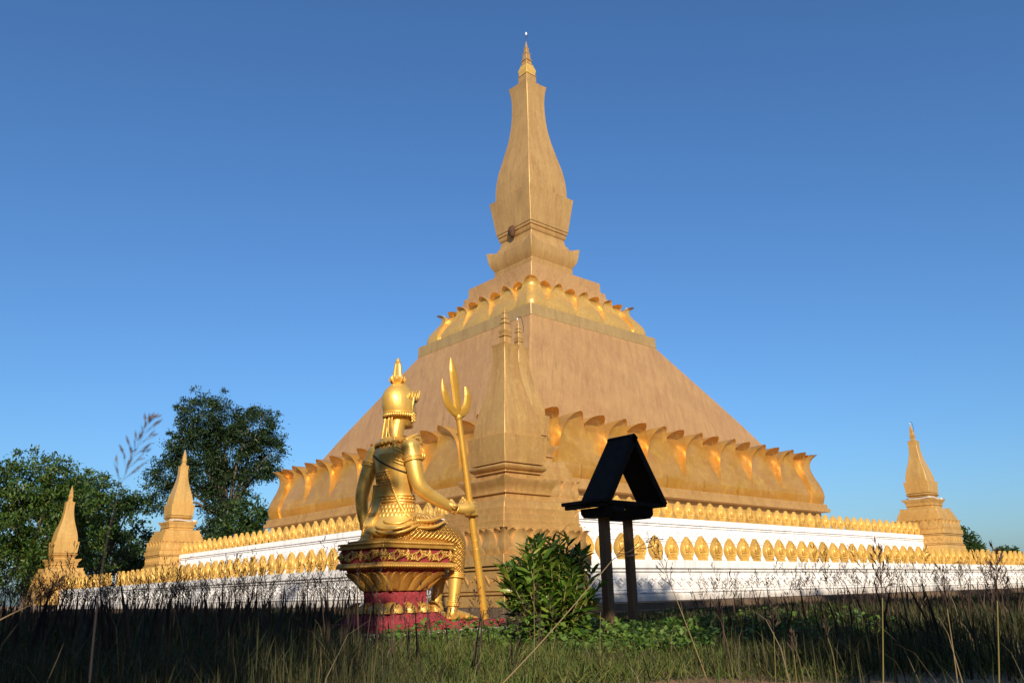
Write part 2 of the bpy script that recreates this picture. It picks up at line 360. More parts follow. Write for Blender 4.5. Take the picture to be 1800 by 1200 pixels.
def diamond_mesh():
    m = MB(); a, b = 0.185, 0.135
    for s0, s1, d0, d1 in ((1.0, 0.78, -0.055, -0.055),):
        o = [(0, d0, -b), (a, d0, 0), (0, d0, b), (-a, d0, 0)]; i_ = [(x*s1, d1, z*s1) for x, _, z in o]
        bo = [(x, 0.02, z) for x, _, z in o]; bi = [(x, 0.02, z) for x, _, z in i_]
        m.add(o+i_+bo+bi, [(k, (k+1) % 4, 4+(k+1) % 4, 4+k) for k in range(4)] + [(8+k, 8+(k+1) % 4, (k+1) % 4, k) for k in range(4)] + [(4+k, 4+(k+1) % 4, 12+(k+1) % 4, 12+k) for k in range(4)])
    o = [(0, -0.045, -0.045), (0.06, -0.045, 0), (0, -0.045, 0.045), (-0.06, -0.045, 0)]
    m.add(o + [(x*1.25, 0.02, z*1.25) for x, _, z in o], [(0, 1, 2, 3)] + [(4+k, 4+(k+1) % 4, (k+1) % 4, k) for k in range(4)])
    for s_ in (-1, 1): m.ball((s_*0.20, -0.01, 0.10), 0.032, 6, 4)
    return m.mesh('relief_diamond')
DIAM = diamond_mesh(); DIAM.materials.append(M_WHITE)

def terrace(name, label, w, ztop, zlow, zbase, sema_from, sema_to, skip=()):
    """white wall with coping, grooves and diamond relief; gold sema petals stand along its two front sides"""
    root = empty(name, (0, 0, zbase)); tag(root, label, 'wall')
    h = lambda z: z - zbase
    top, l1, l2, l3, l4 = ztop, ztop-0.275, ztop-0.365, ztop-0.89, ztop-0.965
    g_ = 0.032
    prof = [(w+0.05, h(zlow)), (w+0.05, h(l4)-0.006), (w-0.02, h(l4)-0.004), (w-0.02, h(l4)+g_), (w+0.035, h(l4)+g_+0.003), (w+0.035, h(l3)), (w-0.04, h(l3)+0.003), (w-0.04, h(l3)+g_),
            (w+0.005, h(l3)+g_+0.02), (w+0.005, h(l2)), (w-0.04, h(l2)+0.002), (w-0.04, h(l2)+g_), (w+0.035, h(l2)+g_+0.004), (w+0.035, h(l1)-0.004), (w-0.03, h(l1)), (w-0.03, h(l1)+g_*1.2),
            (w+0.07, h(l1)+g_*1.2+0.004), (w+0.07, h(top)), (w-4.0, h(top)+0.01)]
    MB().sq(prof, ch=0.01).build('wall_body', M_WHITE, root)
    k = 0; pitch = 0.765
    n = int((sema_to-sema_from)/pitch)
    zd = h((l2+l3)/2)
    for side in (0, 1):
        for i in range(n+1):
            a = sema_from + i*(sema_to-sema_from)/n
            if (side, i) in skip: continue
            o = obj('sema_petal', SEMA, None, root)
            r1 = rng.normal(0, 0.022); r2 = rng.normal(0, 0.045); sc_ = 1+rng.normal(0, 0.02); a += rng.normal(0, 0.012)
            if side == 0: o.location = (a, -w+0.09, h(top)+0.004); o.rotation_euler = (r1, 0, r2)
            else: o.location = (-w+0.09, a, h(top)+0.004); o.rotation_euler = (r1, 0, -math.pi/2+r2)
            o.scale = (sc_, sc_, sc_)
        nd = int((sema_to-sema_from+0.6)/0.46)
        for i in range(nd+1):
            a = sema_from-0.3 + i*(sema_to-sema_from+0.6)/nd
            o = obj('relief_diamond', DIAM, None, root)
            if side == 0: o.location = (a, -w-0.003, zd)
            else: o.location = (-w-0.003, a, zd); o.rotation_euler = (0, 0, -math.pi/2)
    return root
WL, WU = 22.65, 17.2
low = terrace('lower_terrace_wall', 'outer lower white wall crowned by a row of gold petals, nearest the grass', WL, 0.868+ZO, 0.31, 0.3, -20.55, 20.45, skip={(1, 40)})
upp = terrace('upper_terrace_wall', 'inner upper white wall with gold petals, raised behind the lower wall', WU, 2.85+ZO, 0.9+ZO, 0.9+ZO, -15.25, 15.25)
MB().box(-WL+0.02, -WL+0.16, 9.72, 9.98, 0.872+ZO, 0.872+ZO+0.66).build('white_post', M_WHITE, None)
tag(bpy.data.objects['white_post'], 'small white post standing between the gold petals of the left lower wall', 'post')

# ------------------------------------------------------------------ curved lotus petals
def interp(tab, v):
    xs = [a for a, _ in tab]; ys = [b for _, b in tab]
    # smooth (Catmull-like via numpy linear on a finer smoothed table)
    xx = np.linspace(xs[0], xs[-1], 81); yy = np.interp(xx, xs, ys)
    for _ in range(6): yy[1:-1] = (yy[:-2]+2*yy[1:-1]+yy[2:])/4
    return float(np.interp(v, xx, yy))

def ogive(v, v0):
    """outline of a pointed petal: full width up to v0, then a curved taper to a slightly rounded tip"""
    if v <= v0: return 1.0
    e = (v-v0)/(1-v0); return float(np.interp(e, (0, .12, .24, .38, .52, .66, .78, .86, .92, .96, .985, 1), (1, .925, .85, .765, .675, .58, .485, .41, .325, .24, .15, 0)))
def rise(v, v0):
    e = min(1.0, max(0.0, (v-v0)/(1-v0))); return e**0.45*(1-e)**0.38+0.06*e
def petal_mesh(name, prof, hw, t0, conv, thick, recess, nu=10, nv=14, corner=0, lean=True, tipround=0.58, tippow=1.8, lip=0.0, rnd=0.0, v0=None, ow=1.0):
    """front surface of a lotus petal with thick sides running back. prof: [(z, w)].
    corner=+1/-1 builds half of a corner petal, from the corner inward. Coordinates: x along wall, -y outward"""
    z0, z1 = prof[0][0], prof[-1][0]; W0 = prof[0][1]
    def h(v):
        if v0 is not None: return hw*ogive(v, v0)**ow
        return hw*max(0.0, 1-v**tippow)**tipround
    vs_ = []; 
    vv = [1-(1-i/nv)**1.6 for i in range(nv+1)]
    vv[-1] = 0.9985
    us = [-1+2*i/nu for i in range(nu+1)] if corner == 0 else [i/nu for i in range(nu+1)]
    def front(u, v):
        z = z0+(z1-z0)*v; W = interp(prof, z) - (recess if v0 is None else recess*rise(v, v0-0.05))
        e = max(0.0, (v-0.35)/0.65)
        if corner == 0:
            cx = t0*W if lean else t0*W0
            return (cx + u*h(v), -(W - conv*(u*u)*(1-0.6*v) + lip*abs(u)**3*e), z)
        # half petal: u=0 at the corner edge
        q_ = rnd*(1-u)**2
        return (corner*(W - u*h(v) - q_), -(W - q_ - conv*(u*u)*(1-0.6*v) + lip*u**3*e), z)
    for v in vv:
        for u in us: vs_.append(front(u, v))
    n = len(us); N = len(vs_)
    for v in vv:
        for u in us:
            x, y, z = front(u, v)
            if corner: x = x - corner*min(thick, abs(x))*0.0
            vs_.append((x if not corner else (x - corner*thick if u == 0 else x), y+thick, z))
    fs = []
    for i in range(nv):
        for j in range(n-1):
            q = (i*n+j, i*n+j+1, (i+1)*n+j+1, (i+1)*n+j)
            fs.append(q); fs.append(tuple(N+k for k in q[::-1]))
    bd = [j for j in range(n)] + [i*n+n-1 for i in range(1, nv+1)] + [nv*n+j for j in range(n-2, -1, -1)] + [i*n for i in range(nv-1, 0, -1)]
    if corner: bd = [b for b in bd]
    for a, b in zip(bd, bd[1:]+bd[:1]):
        fs.append((b, a, N+a, N+b))
    me = bpy.data.meshes.new(name); me.from_pydata(vs_, [], fs); me.validate(); me.update()
    bm = bmesh.new(); bm.from_mesh(me); bmesh.ops.recalc_face_normals(bm, faces=bm.faces); bm.to_mesh(me); bm.free()
    smooth(me, R(48)); return me

def merge_meshes(name, parts):
    bm = bmesh.new()
    for me, mt in parts:
        b2 = bmesh.new(); b2.from_mesh(me); b2.transform(mt)
        tmp = bpy.data.meshes.new('tmp'); b2.to_mesh(tmp); b2.free(); bm.from_mesh(tmp)
    me = bpy.data.meshes.new(name); bm.to_mesh(me); bm.free(); return me
SIDE = [Matrix.Identity(4), Matrix(((0, 1, 0, 0), (1, 0, 0, 0), (0, 0, 1, 0), (0, 0, 0, 1)))]   # right side, left side (mirrored)

# ------------------------------------------------------------------ the great stupa
stupa = empty('great_stupa', (0, 0, 0.3)); tag(stupa, 'huge square golden stupa with tall curved spire rising above the white walls', 'stupa')
S0 = Matrix.Translation((0, 0, -0.3))
def sp(name, mb, mat, sm=False, ang=None):
    o = mb.build(name, mat, stupa, sm, ang); o.data.transform(S0); return o
sp('base_wall', MB().sq(P([(12.55, 0.6), (12.55, 4.42)]), ch=0.03), M_BRONZE)
bl = MB().sq(P([(12.62, 4.43), (12.98, 4.47), (12.98, 4.68), (12.86, 4.70), (12.86, 4.95), (12.0, 4.97)]), ch=0.03)
sp('base_ledge', bl, M_BRONZE)
dome_prof = [(12.3, 4.96), (11.9, 6.2), (11.3, 7.3), (10.42, 8.75), (9.42, 10.35), (8.40, 11.87), (7.27, 13.55), (5.80, 15.74)]
zz = np.linspace(4.96, 15.74, 28); ww = [interp([(z, w) for w, z in dome_prof], z) for z in zz]
dome = MB().sq(P(list(zip(ww, zz))), ch=0.10, nseg=6); sp('dome', dome, M_DOME, True, R(25))
sp('band', MB().sq(P([(5.70, 15.70), (5.82, 15.74), (5.80, 16.455), (4.9, 16.47)]), ch=0.04), M_BAND)
sp('shoulder', MB().sq(P([(5.28, 16.46), (5.15, 16.95), (4.75, 17.6), (4.3, 18.2), (3.9, 18.9), (3.56, 19.5), (3.52, 19.835), (3.31, 19.84), (3.30, 20.08), (3.285, 20.63), (1.9, 20.9)]), ch=0.03), M_DOME)
# lower petals: sixteen divisions of each side
BIG = [(5.0+ZO-0.05, 12.68), (5.45+ZO, 12.80), (5.9+ZO, 12.74), (6.3+ZO, 12.60), (6.7+ZO, 12.44), (7.05+ZO, 12.34), (7.4+ZO, 12.30), (7.7+ZO, 12.37), (7.9+ZO, 12.49), (8.04+ZO, 12.62), (8.14+ZO, 12.74)]
BIGB = [(z+0.0*(z-BIG[0][0])/3.1, w) for z, w in BIG]
fm = petal_mesh('lotus_petal', BIG, 1.578, 0, 0.04, 1.0, 0.0, nu=14, nv=22, lean=False, v0=0.22, ow=1.32, lip=0.20)
bmh = petal_mesh('lotus_petal_back', BIGB, 1.60, 0, 0.0, 1.3, 0.60, nu=14, nv=22, lean=False, v0=0.26, lip=0.22)
for me in (fm, bmh): me.transform(S0); me.materials.append(M_PETAL)
for s_ in (0, 1):
    for k in range(-7, 8):
        front = (k % 2 == 0)
        base = fm if front else bmh
        o = obj('lotus_petal', base, None, stupa)
        mt = SIDE[s_] @ Matrix.Translation((k*1.575, 0, 0))
        if s_ == 1:
            # same petal on the left side, turned a quarter
            o.rotation_euler = (0, 0, -math.pi/2); o.location = (0, k*1.575, 0)
        else: o.location = (k*1.575, 0, 0)
def corner_shell(name, prof, hw, conv, thick, rc, lip=0.0, v0=0.26, nu=20, nv=20):
    """one petal wrapped round the corner (+,-) of a square, the corner itself rounded with radius rc"""
    z0, z1 = prof[0][0], prof[-1][0]; vv = [1-(1-i/nv)**1.6 for i in range(nv+1)]; vv[-1] = 0.9985; us = [-1+2*i/nu for i in range(nu+1)]
    def pt(u, v, back):
        z = z0+(z1-z0)*v; W = interp(prof, z)+0.29*rc; h = hw*ogive(v, v0); d = u*h; Lh = rc*math.pi/4
        e = max(0.0, (v-0.35)/0.65); o = -conv*u*u*(1-0.6*v)+lip*abs(u)**3*e-back; c = W-rc
        if abs(d) <= Lh:
            a = -math.pi/4+d/rc; nx, ny = math.cos(a), math.sin(a); x, y = c+rc*nx, -c+rc*ny
        elif d > 0: nx, ny = 1, 0; x, y = W, -c+(d-Lh)
        else: nx, ny = 0, -1; x, y = c-(-d-Lh), -W
        return (x+nx*o, y+ny*o, z)
    V = [pt(u, v, 0) for v in vv for u in us]+[pt(u, v, thick) for v in vv for u in us]; n = nu+1; N = n*(nv+1); fs = []
    for i in range(nv):
        for j in range(nu):
            q = (i*n+j, i*n+j+1, (i+1)*n+j+1, (i+1)*n+j); fs.append(q); fs.append(tuple(N+k for k in q[::-1]))
    bd = list(range(n))+[i*n+n-1 for i in range(1, nv+1)]+[nv*n+j for j in range(n-2, -1, -1)]+[i*n for i in range(nv-1, 0, -1)]
    for a, b in zip(bd, bd[1:]+bd[:1]): fs.append((b, a, N+a, N+b))
    me = bpy.data.meshes.new(name); me.from_pydata(V, [], fs); me.validate()
    bm = bmesh.new(); bm.from_mesh(me); bmesh.ops.recalc_face_normals(bm, faces=bm.faces); bm.to_mesh(me); bm.free(); smooth(me, R(48)); return me
def corner_petal(prof, hw, conv, thick, which, mat, name, rc, **kw):
    me = corner_shell(name, prof, hw, conv, thick, rc, **kw)
    me.transform(S0 @ Matrix.Rotation({'R': 0, 'N': -math.pi/2, 'L': -math.pi}[which], 4, 'Z')); me.materials.append(mat)
    return obj('lotus_petal', me, None, stupa)
for wch in 'RNL': corner_petal(BIG, 1.60, 0.07, 0.8, wch, M_PETAL, 'corner_lotus_petal', 0.45)
# upper petals: eight divisions
UP = [(16.47+ZO, 5.32), (16.85+ZO, 5.38), (17.25+ZO, 5.24), (17.65+ZO, 4.98), (17.95+ZO, 4.76), (18.25+ZO, 4.63), (18.5+ZO, 4.65), (18.64+ZO, 4.74), (18.74+ZO, 4.85)]
UPB = [(z-0.05*(z-UP[0][0])/2.3, w) for z, w in UP]
for s_ in (0, 1):
    for k in range(-3, 4):
        fr = (k % 2 == 0)
        me = petal_mesh('upper_lotus_petal', UP if fr else UPB, 1.36, k/4, 0.08, 0.6 if fr else 0.8, 0.0 if fr else 0.42, nu=14, nv=22, lean=True, v0=0.16, ow=1.3 if fr else 1.0, lip=0.15)
        me.transform(S0)
        if s_ == 1: me.transform(Matrix.Rotation(-math.pi/2, 4, 'Z')); 
        obj('upper_lotus_petal', me, M_PETAL_UP, stupa)
for wch in 'RNL':
    o = corner_petal(UP, 1.36, 0.05, 0.45, wch, M_PETAL_UP, 'upper_corner_petal', 0.42, v0=0.18, lip=0.1); o.name = 'upper_lotus_petal'
# spire
sp('spire_tray', MB().sq(P([(1.9, 20.9), (1.98, 21.62), (2.0, 21.70), (1.95, 21.74), (1.95, 21.80), (2.06, 22.0), (2.16, 22.3, 0.0, 0.06), (2.22, 22.6, 0.1, 0.08), (2.20, 22.95, 0.35, 0.18), (1.86, 23.2, 0.05, 0.0), (1.80, 23.48), (1.68, 23.6), (1.63, 23.9)]), ch=0.03, nseg=16), M_BRONZE, True, R(24))
sp('spire_moulding', MB().sq(P([(1.60, 23.9), (1.61, 24.07), (1.66, 24.09), (1.72, 24.2), (1.74, 24.30), (1.70, 24.36), (1.70, 24.40), (1.78, 24.45), (1.81, 24.55), (1.80, 24.62), (1.5, 24.66)]), ch=0.025), M_BRONZE, True, R(30))
sp('spire_box', MB().sq(P([(1.84, 24.655), (2.18, 27.21), (1.8, 27.26)]), ch=0.03), M_BRONZE)
bell = [(1.86, 27.25), (1.865, 27.5), (1.85, 28.1), (1.82, 28.7), (1.68, 29.7), (1.52, 30.4), (1.34, 31.23), (1.16, 32.1), (1.04, 32.87), (0.94, 33.8), (0.895, 34.7), (0.885, 35.4), (0.91, 35.95), (0.96, 36.5), (1.03, 36.85)]
bz = np.linspace(27.25, 36.8, 40); bw = [interp([(z, w) for w, z in bell], z) for z in bz]
sp('spire_bell', MB().sq(P(list(zip(bw, bz)) + [(1.03, 36.86, 0.04, 0.02), (0.8, 36.92), (0.55, 37.08)]), ch=0.035, nseg=4), M_BRONZE, True, R(30))
sp('spire_neck', MB().sq(P([(0.50, 37.0), (0.485, 37.93)]), ch=0.02), M_BRONZE)
sp('spire_cup', MB().sq(P([(0.53, 37.93), (0.52, 37.97), (0.44, 38.02), (0.46, 38.25), (0.50, 38.42), (0.47, 38.56), (0.40, 38.75), (0.37, 38.9)]), ch=0.02), M_SEMA, True, R(35))
sp('spire_finial', MB().sq(P([(0.32, 38.88), (0.37, 38.93), (0.36, 38.99), (0.28, 39.02), (0.27, 39.30), (0.32, 39.36), (0.31, 39.44), (0.23, 39.47), (0.205, 39.95), (0.24, 40.0), (0.23, 40.07), (0.155, 40.10), (0.14, 40.46), (0.165, 40.5), (0.15, 40.56), (0.10, 40.6), (0.02, 41.2)]), ch=0.015), M_BRONZE, True, R(35))
rd = MB().tube([(0, 0, 41.1+ZO), (0, 0, 41.75+ZO)], 0.018, 6); rd.tube([(0, 0, 41.55+ZO), (0.07, -0.07, 41.62+ZO), (0.07, -0.07, 41.9+ZO)], 0.016, 5); sp('lightning_rod', rd, M_BLACK)
lm = MB().ball((0.02, -0.02, 41.92+ZO), (0.09, 0.09, 0.16), 8, 6); sp('spire_lamp', lm, M_LAMP)
nest = MB(); nest.ball((0, 0, 0), (0.22, 0.30, 0.46), 14, 10)
nest_me = nest.mesh('wasp_nest', True)
for v in nest_me.vertices: v.co *= 1+0.10*math.sin(9*v.co.z+5*v.co.y)+0.05*math.sin(23*v.co.x+17*v.co.z)
no = obj('wasp_nest', nest_me, M_NEST); no.location = (-1.88, 0.12, 24.42+ZO); tag(no, 'dark brown wasp nest hanging on the moulding of the great spire', 'nest')

# ------------------------------------------------------------------ corner stupas
def small_petals(root, w, z0, z1, mat, n=5, name='lotus_petal'):
    """ring of little lotus petals round the base"""
    prof = [(z0, w-0.03), (z0+(z1-z0)*0.25, w+0.02), (z0+(z1-z0)*0.6, w-0.02), (z0+(z1-z0)*0.85, w+0.0), (z1, w+0.07)]
    step = 2*w/(2*n)
    for s_ in (0, 1):
        for k in range(-n+1, n):
            fr = (k % 2 == (n % 2))
            me = petal_mesh(name, prof, step*1.0 if fr else step*0.8, 0, 0.03, 0.18, 0.0 if fr else 0.11, nu=6, nv=9, lean=False, v0=0.35)
            me.transform(Matrix.Translation((k*step, 0, 0)))
            if s_: me.transform(Matrix.Rotation(-math.pi/2, 4, 'Z'))
            obj(name, me, mat, root)
    for rot in (0, -math.pi/2, -math.pi):
        a = petal_mesh('cp', prof, step*0.95, 0, 0.03, 0.14, 0.0, nu=4, nv=9, corner=1, v0=0.35)
        mir = Matrix(((0, -1, 0, 0), (-1, 0, 0, 0), (0, 0, 1, 0), (0, 0, 0, 1)))
        me = merge_meshes(name, [(a, Matrix.Identity(4)), (a, mir)]); me.transform(Matrix.Rotation(rot, 4, 'Z'))
        bm = bmesh.new(); bm.from_mesh(me); bmesh.ops.remove_doubles(bm, verts=bm.verts, dist=0.001); bmesh.ops.recalc_face_normals(bm, faces=bm.faces); bm.to_mesh(me); bm.free()
        smooth(me, R(48)); obj(name, me, mat, root)

def small_stupa(label, x, y, dz, mat, lamp=False, strip=False, rz=0.0):
    """heights of the outer stupa from eye level; dz lifts the inner ones"""
    root = empty('corner_stupa', (x, y, 0.31 if dz == 0 else 0.9+ZO+0.02), rz); tag(root, label, 'stupa', 'small stupas at the wall corners')
    b0 = root.location.z
    def Q(rows): return [(r[0], r[1]+ZO+dz-b0)+tuple(r[2:]) for r in rows]
    zb = b0-ZO-dz
    base = [(1.46, zb), (1.46, -0.05), (1.37, -0.045), (1.37, -0.015), (1.43, -0.01), (1.43, 0.035), (1.35, 0.04), (1.35, 0.065), (1.39, 0.07), (1.39, 0.51), (1.34, 0.515), (1.34, 0.545), (1.42, 0.55), (1.42, 0.60), (1.36, 0.604), (1.36, 0.63), (1.47, 0.635), (1.47, 0.885), (1.3, 0.89)]
    MB().sq(Q(base), ch=0.012).build('base_block', mat, root)
    # raised scroll relief on the base panel
    rel = MB()
    for s_ in range(2):
        for k in range(7):
            c0 = -1.2+k*0.4
            pts = [(c0-0.16, 0.30), (c0-0.08, 0.20), (c0, 0.30), (c0+0.08, 0.40), (c0+0.16, 0.30)]
            q = [(a, -1.392, z+ZO+dz-b0) if s_ == 0 else (-1.392, a, z+ZO+dz-b0) for a, z in pts]
            rel.tube(q, 0.034, 5)
    rel.build('scroll_relief', mat, root)
    MB().sq(Q([(1.30, 0.88), (1.28, 1.50), (1.0, 1.52)]), ch=0.02).build('lotus_core', mat, root)
    small_petals(root, 1.40, 0.89+ZO+dz-b0, 1.49+ZO+dz-b0, mat)
    pyr = [(1.33, 1.46), (1.33, 1.54), (1.29, 1.56), (1.295, 1.68), (1.25, 1.69), (1.25, 1.84), (1.19, 1.85), (1.19, 2.0), (1.12, 2.01), (1.10, 2.12, 0.0, 0.0), (1.085, 2.18, 0.06, 0.03), (0.86, 2.23), (0.77, 2.23), (0.77, 2.40)]
    MB().sq(Q(pyr), ch=0.012, nseg=8).build('stepped_plinth', mat, root, True, R(22))
    tr = [(0.76, 2.38), (0.83, 2.40), (0.83, 2.44), (0.80, 2.45), (0.805, 2.51), (0.84, 2.60), (0.90, 2.69, 0.02, 0.03), (0.91, 2.74, 0.08, 0.06), (0.70, 2.80), (0.60, 2.81), (0.60, 2.945), (0.66, 2.95), (0.66, 2.985), (0.62, 2.99)]
    MB().sq(Q(tr), ch=0.012, nseg=10).build('flared_tray', mat, root, True, R(24))
    MB().sq(Q([(0.63, 2.99), (0.675, 3.015), (0.725, 3.06), (0.735, 3.11), (0.70, 3.155), (0.64, 3.165), (0.6, 3.19)]), ch=0.012).build('roll_moulding', mat, root, True, R(40))
    MB().sq(Q([(0.70, 3.19), (0.76, 3.90), (0.6, 3.92)]), ch=0.014).build('box_block', mat, root)
    bl_ = [(0.645, 3.91), (0.645, 4.0), (0.63, 4.2), (0.585, 4.45), (0.53, 4.66), (0.46, 4.92), (0.385, 5.2), (0.32, 5.5), (0.278, 5.8), (0.257, 6.1), (0.252, 6.3), (0.268, 6.5)]
    z_ = np.linspace(3.91, 6.5, 24); w_ = [interp([(z, w) for w, z in bl_], z) for z in z_]
    MB().sq(Q(list(zip(w_, z_)) + [(0.272, 6.515, 0.015, 0.008), (0.15, 6.56)]), ch=0.012, nseg=3).build('bell', mat, root, True, R(30))
    fin = [(0.15, 6.55), (0.152, 6.60), (0.112, 6.605), (0.115, 6.77), (0.145, 6.775), (0.145, 6.80), (0.11, 6.805), (0.12, 6.86), (0.14, 6.94), (0.135, 6.985), (0.10, 6.99), (0.098, 7.15), (0.122, 7.155), (0.122, 7.185), (0.085, 7.19), (0.078, 7.29), (0.098, 7.295), (0.096, 7.32), (0.058, 7.325), (0.05, 7.46), (0.062, 7.465), (0.06, 7.485), (0.032, 7.49), (0.005, 7.66)]
    MB().sq(Q(fin), ch=0.008).build('finial', mat, root)
    if lamp:
        zt = 7.63+ZO+dz-b0
        MB().tube([(0.02, 0, zt-0.45), (0.16, -0.10, zt-0.42), (0.17, -0.10, zt-0.25), (0.11, -0.08, zt+0.10), (0.05, -0.05, zt+0.17), (-0.03, 0, zt+0.16), (-0.04, 0, zt+0.1)], 0.012, 6).build('lamp_arm', M_BLACK, root)
        MB().ball((-0.04, 0, zt+0.06), (0.03, 0.03, 0.055), 8, 6).build('lamp_bulb', M_LAMP, root)
    if strip:
        zs = 2.86+ZO+dz-b0
        m = MB(); pts = []
        for q in range(33):
            a = q/32*4; sd_ = int(a) % 4; t = (a-int(a))*2-1
            x, y = t*0.72, -0.72
            for _ in range(sd_): x, y = -y, x
            pts.append((x, y, zs+0.03*math.sin(a*5)))
        m.tube(pts, [(0.012, 0.05)]*len(pts), 6, up=(0, 0, 1)); m.tube([(0.7, -0.74, zs), (0.85, -0.80, zs-0.02), (0.93, -0.78, zs-0.12), (0.97, -0.8, zs-0.2)], [(0.02, 0.06), (0.03, 0.09), (0.03, 0.07), 0.01], 6)
        m.build('cloth_strip', M_STRIP, root, True)
    return root
CO, CI = 22.491, 17.086
small_stupa('largest looking gold corner stupa in front of the dome, right behind the trident', -CO, -CO, 0, M_NEAR)
small_stupa('farthest left small gold stupa, low against the dark trees', -CO, CO, 0.02, M_SMALL)
small_stupa('gold corner stupa with a hooked lamp, mostly hidden behind the nearest corner stupa', -CI, -CI, 2.22, M_NEAR, lamp=True)
small_stupa('gold stupa with cloth round its neck before the tall tree, end of left upper wall', -CI, CI, 2.22, M_SMALL, strip=True)
small_stupa('gold stupa at the right end of the upper wall, alone against the sky', CI, -CI, 2.28, M_SMALL, lamp=True, strip=True)

# ================================================================== STATUE, THRONE AND TRIDENT
O_ST = (-29.7846, -28.0087, 0.0); RZ = R(6)

def rect(mb, prof, a, b, c, ch=0.01, nseg=1, sc=None):
    """rectangular loft; prof rows (inset, z)"""
    rings = []
    for ins, z in prof:
        A, B = a-ins, b-ins; r_ = []
        pts = [(-A+ch, -B), (A-ch, -B), (A, -B+ch), (A, B-ch), (A-ch, B), (-A+ch, B), (-A, B-ch), (-A, -B+ch)]
        rings += [(c[0]+x, c[1]+y, z) for x, y in pts]
    n = 8; k = len(prof)
    fs = [(i*n+j, i*n+(j+1) % n, (i+1)*n+(j+1) % n, (i+1)*n+j) for i in range(k-1) for j in range(n)]
    fs += [tuple(range(n))[::-1], tuple((k-1)*n+j for j in range(n))]
    return mb.add(rings, fs)

throne = empty('throne', O_ST, RZ); tag(throne, 'red and gold carved lotus throne under the seated golden statue', 'throne')
TC = (0.6925, 0.545); TA, TB = 0.715, 0.565
rect(MB(), [(-0.06, 0.0), (-0.06, 0.10)], 1.28, 0.70, (1.17, 0.53), 0.02).build('white_footing', M_WHITE, throne)
rect(MB(), [(0.0, 0.104), (0.0, 0.205), (0.015, 0.215)], 1.28, 0.70, (1.17, 0.53), 0.02).build('plinth', M_RED, throne)
rect(MB(), [(0.03, 0.216), (0.08, 0.27), (0.13, 0.33), (0.20, 0.37), (0.30, 0.375)], TA, TB, TC, 0.03).build('flared_foot', M_RED, throne, True, R(40))
rect(MB(), [(0.30, 0.37), (0.30, 0.70)], TA, TB, TC, 0.01).build('column', M_RED, throne)
rect(MB(), [(0.30, 0.68), (0.27, 0.685), (0.14, 0.90), (0.11, 0.92), (0.12, 0.925)], TA, TB, TC, 0.01).build('lotus_bowl', M_TRIM, throne)
rect(MB(), [(0.12, 0.92), (0.10, 1.012)], TA, TB, TC, 0.01).build('red_band', M_RED, throne)
rect(MB(), [(0.06, 1.008), (-0.005, 1.02), (-0.015, 1.05), (-0.005, 1.075), (0.02, 1.092)], TA, TB, TC, 0.01).build('lower_slab', M_TRIM, throne)
rect(MB(), [(0.05, 1.085), (0.05, 1.30)], TA, TB, TC, 0.01).build('frieze_panel', M_RED, throne)
rect(MB(), [(0.02, 1.293), (0.0, 1.30), (0.0, 1.335), (0.025, 1.345), (0.02, 1.36), (0.03, 1.39), (0.2, 1.392)], TA, TB, TC, 0.01).build('seat_slab', M_TRIM, throne)
rect(MB(), [(0.10, 1.393), (0.09, 1.42), (0.16, 1.435)], TA, TB, TC, 0.03).build('seat_cushion', M_TRIM, throne)
# side frames: (function from along, height, out -> local point, length)
def side_pt(sidx, a, out, z):
    if sidx == 0: return (TC[0]+a, TC[1]-TB-out, z)          # statue's right, lit side
    if sidx == 1: return (TC[0]-TA-out, TC[1]-a, z)          # back
    if sidx == 2: return (TC[0]-a, TC[1]+TB+out, z)
    return (TC[0]+TA+out, TC[1]+a, z)
LEN = [TA, TB, TA, TB]
beads = MB()
for s_ in range(4):
    for (zc, out, stp, r_) in ((1.372, -0.012, 0.030, 0.0165), (1.035, 0.012, 0.034, 0.019), (1.012, -0.06, 0.06, 0.02)):
        n = int(2*LEN[s_]/stp)
        for i in range(n): beads.ball(side_pt(s_, -LEN[s_]+(i+0.5)*2*LEN[s_]/n, out, zc), (r_, r_, r_*1.2), 6, 4)
tag(beads.build('bead_rows', M_TRIM, throne, True), kind='stuff')
# rosettes and scrolls on the frieze
def rosette():
    m = MB()
    for k in range(8):
        a = k*math.pi/4; L = 0.085 if k % 2 == 0 else 0.055
        m.tube([(0, -0.012, 0), (math.cos(a)*L*0.55, -0.026, math.sin(a)*L*0.55*1.15), (math.cos(a)*L, -0.006, math.sin(a)*L*1.15)], [0.016, 0.024, 0.004], 5)
    m.ball((0, -0.025, 0), 0.024, 8, 6); return m.mesh('rosette', True)
def scroll():
    m = MB()
    for s_ in (-1, 1):
        pts = [(s_*0.17, -0.012, s_*0.02)] + [(s_*(0.165-0.21*q/8), -0.02, s_*(0.072*math.cos(math.pi*q/8*1.02)-0.004)) for q in range(1, 9)]
        m.tube(pts, [0.008]+[0.014]*8, 6)
        cx, cz = s_*-0.085, -s_*0.022
        sp_ = [(cx+s_*(0.055-0.045*q/14)*math.cos(q*0.62+2.2), -0.02-0.012*q/14, cz+s_*(0.055-0.045*q/14)*math.sin(q*0.62+2.2)*-1) for q in range(15)]
        m.tube(sp_, [0.013-0.004*q/14 for q in range(15)], 6)
        for q in range(4): m.ball((s_*(0.015+0.04*q), -0.018, s_*(-0.045+0.012*q)), (0.022, 0.016, 0.018), 6, 4)
        for q in range(3): m.tube([(s_*(0.03+0.04*q), -0.015, s_*0.03), (s_*(0.045+0.045*q), -0.028, s_*0.055), (s_*(0.075+0.045*q), -0.012, s_*0.078)], [0.010, 0.018, 0.004], 5)
    return m.mesh('scroll', True)
ROS, SCR = rosette(), scroll(); ROS.materials.append(M_TRIM); SCR.materials.append(M_TRIM)
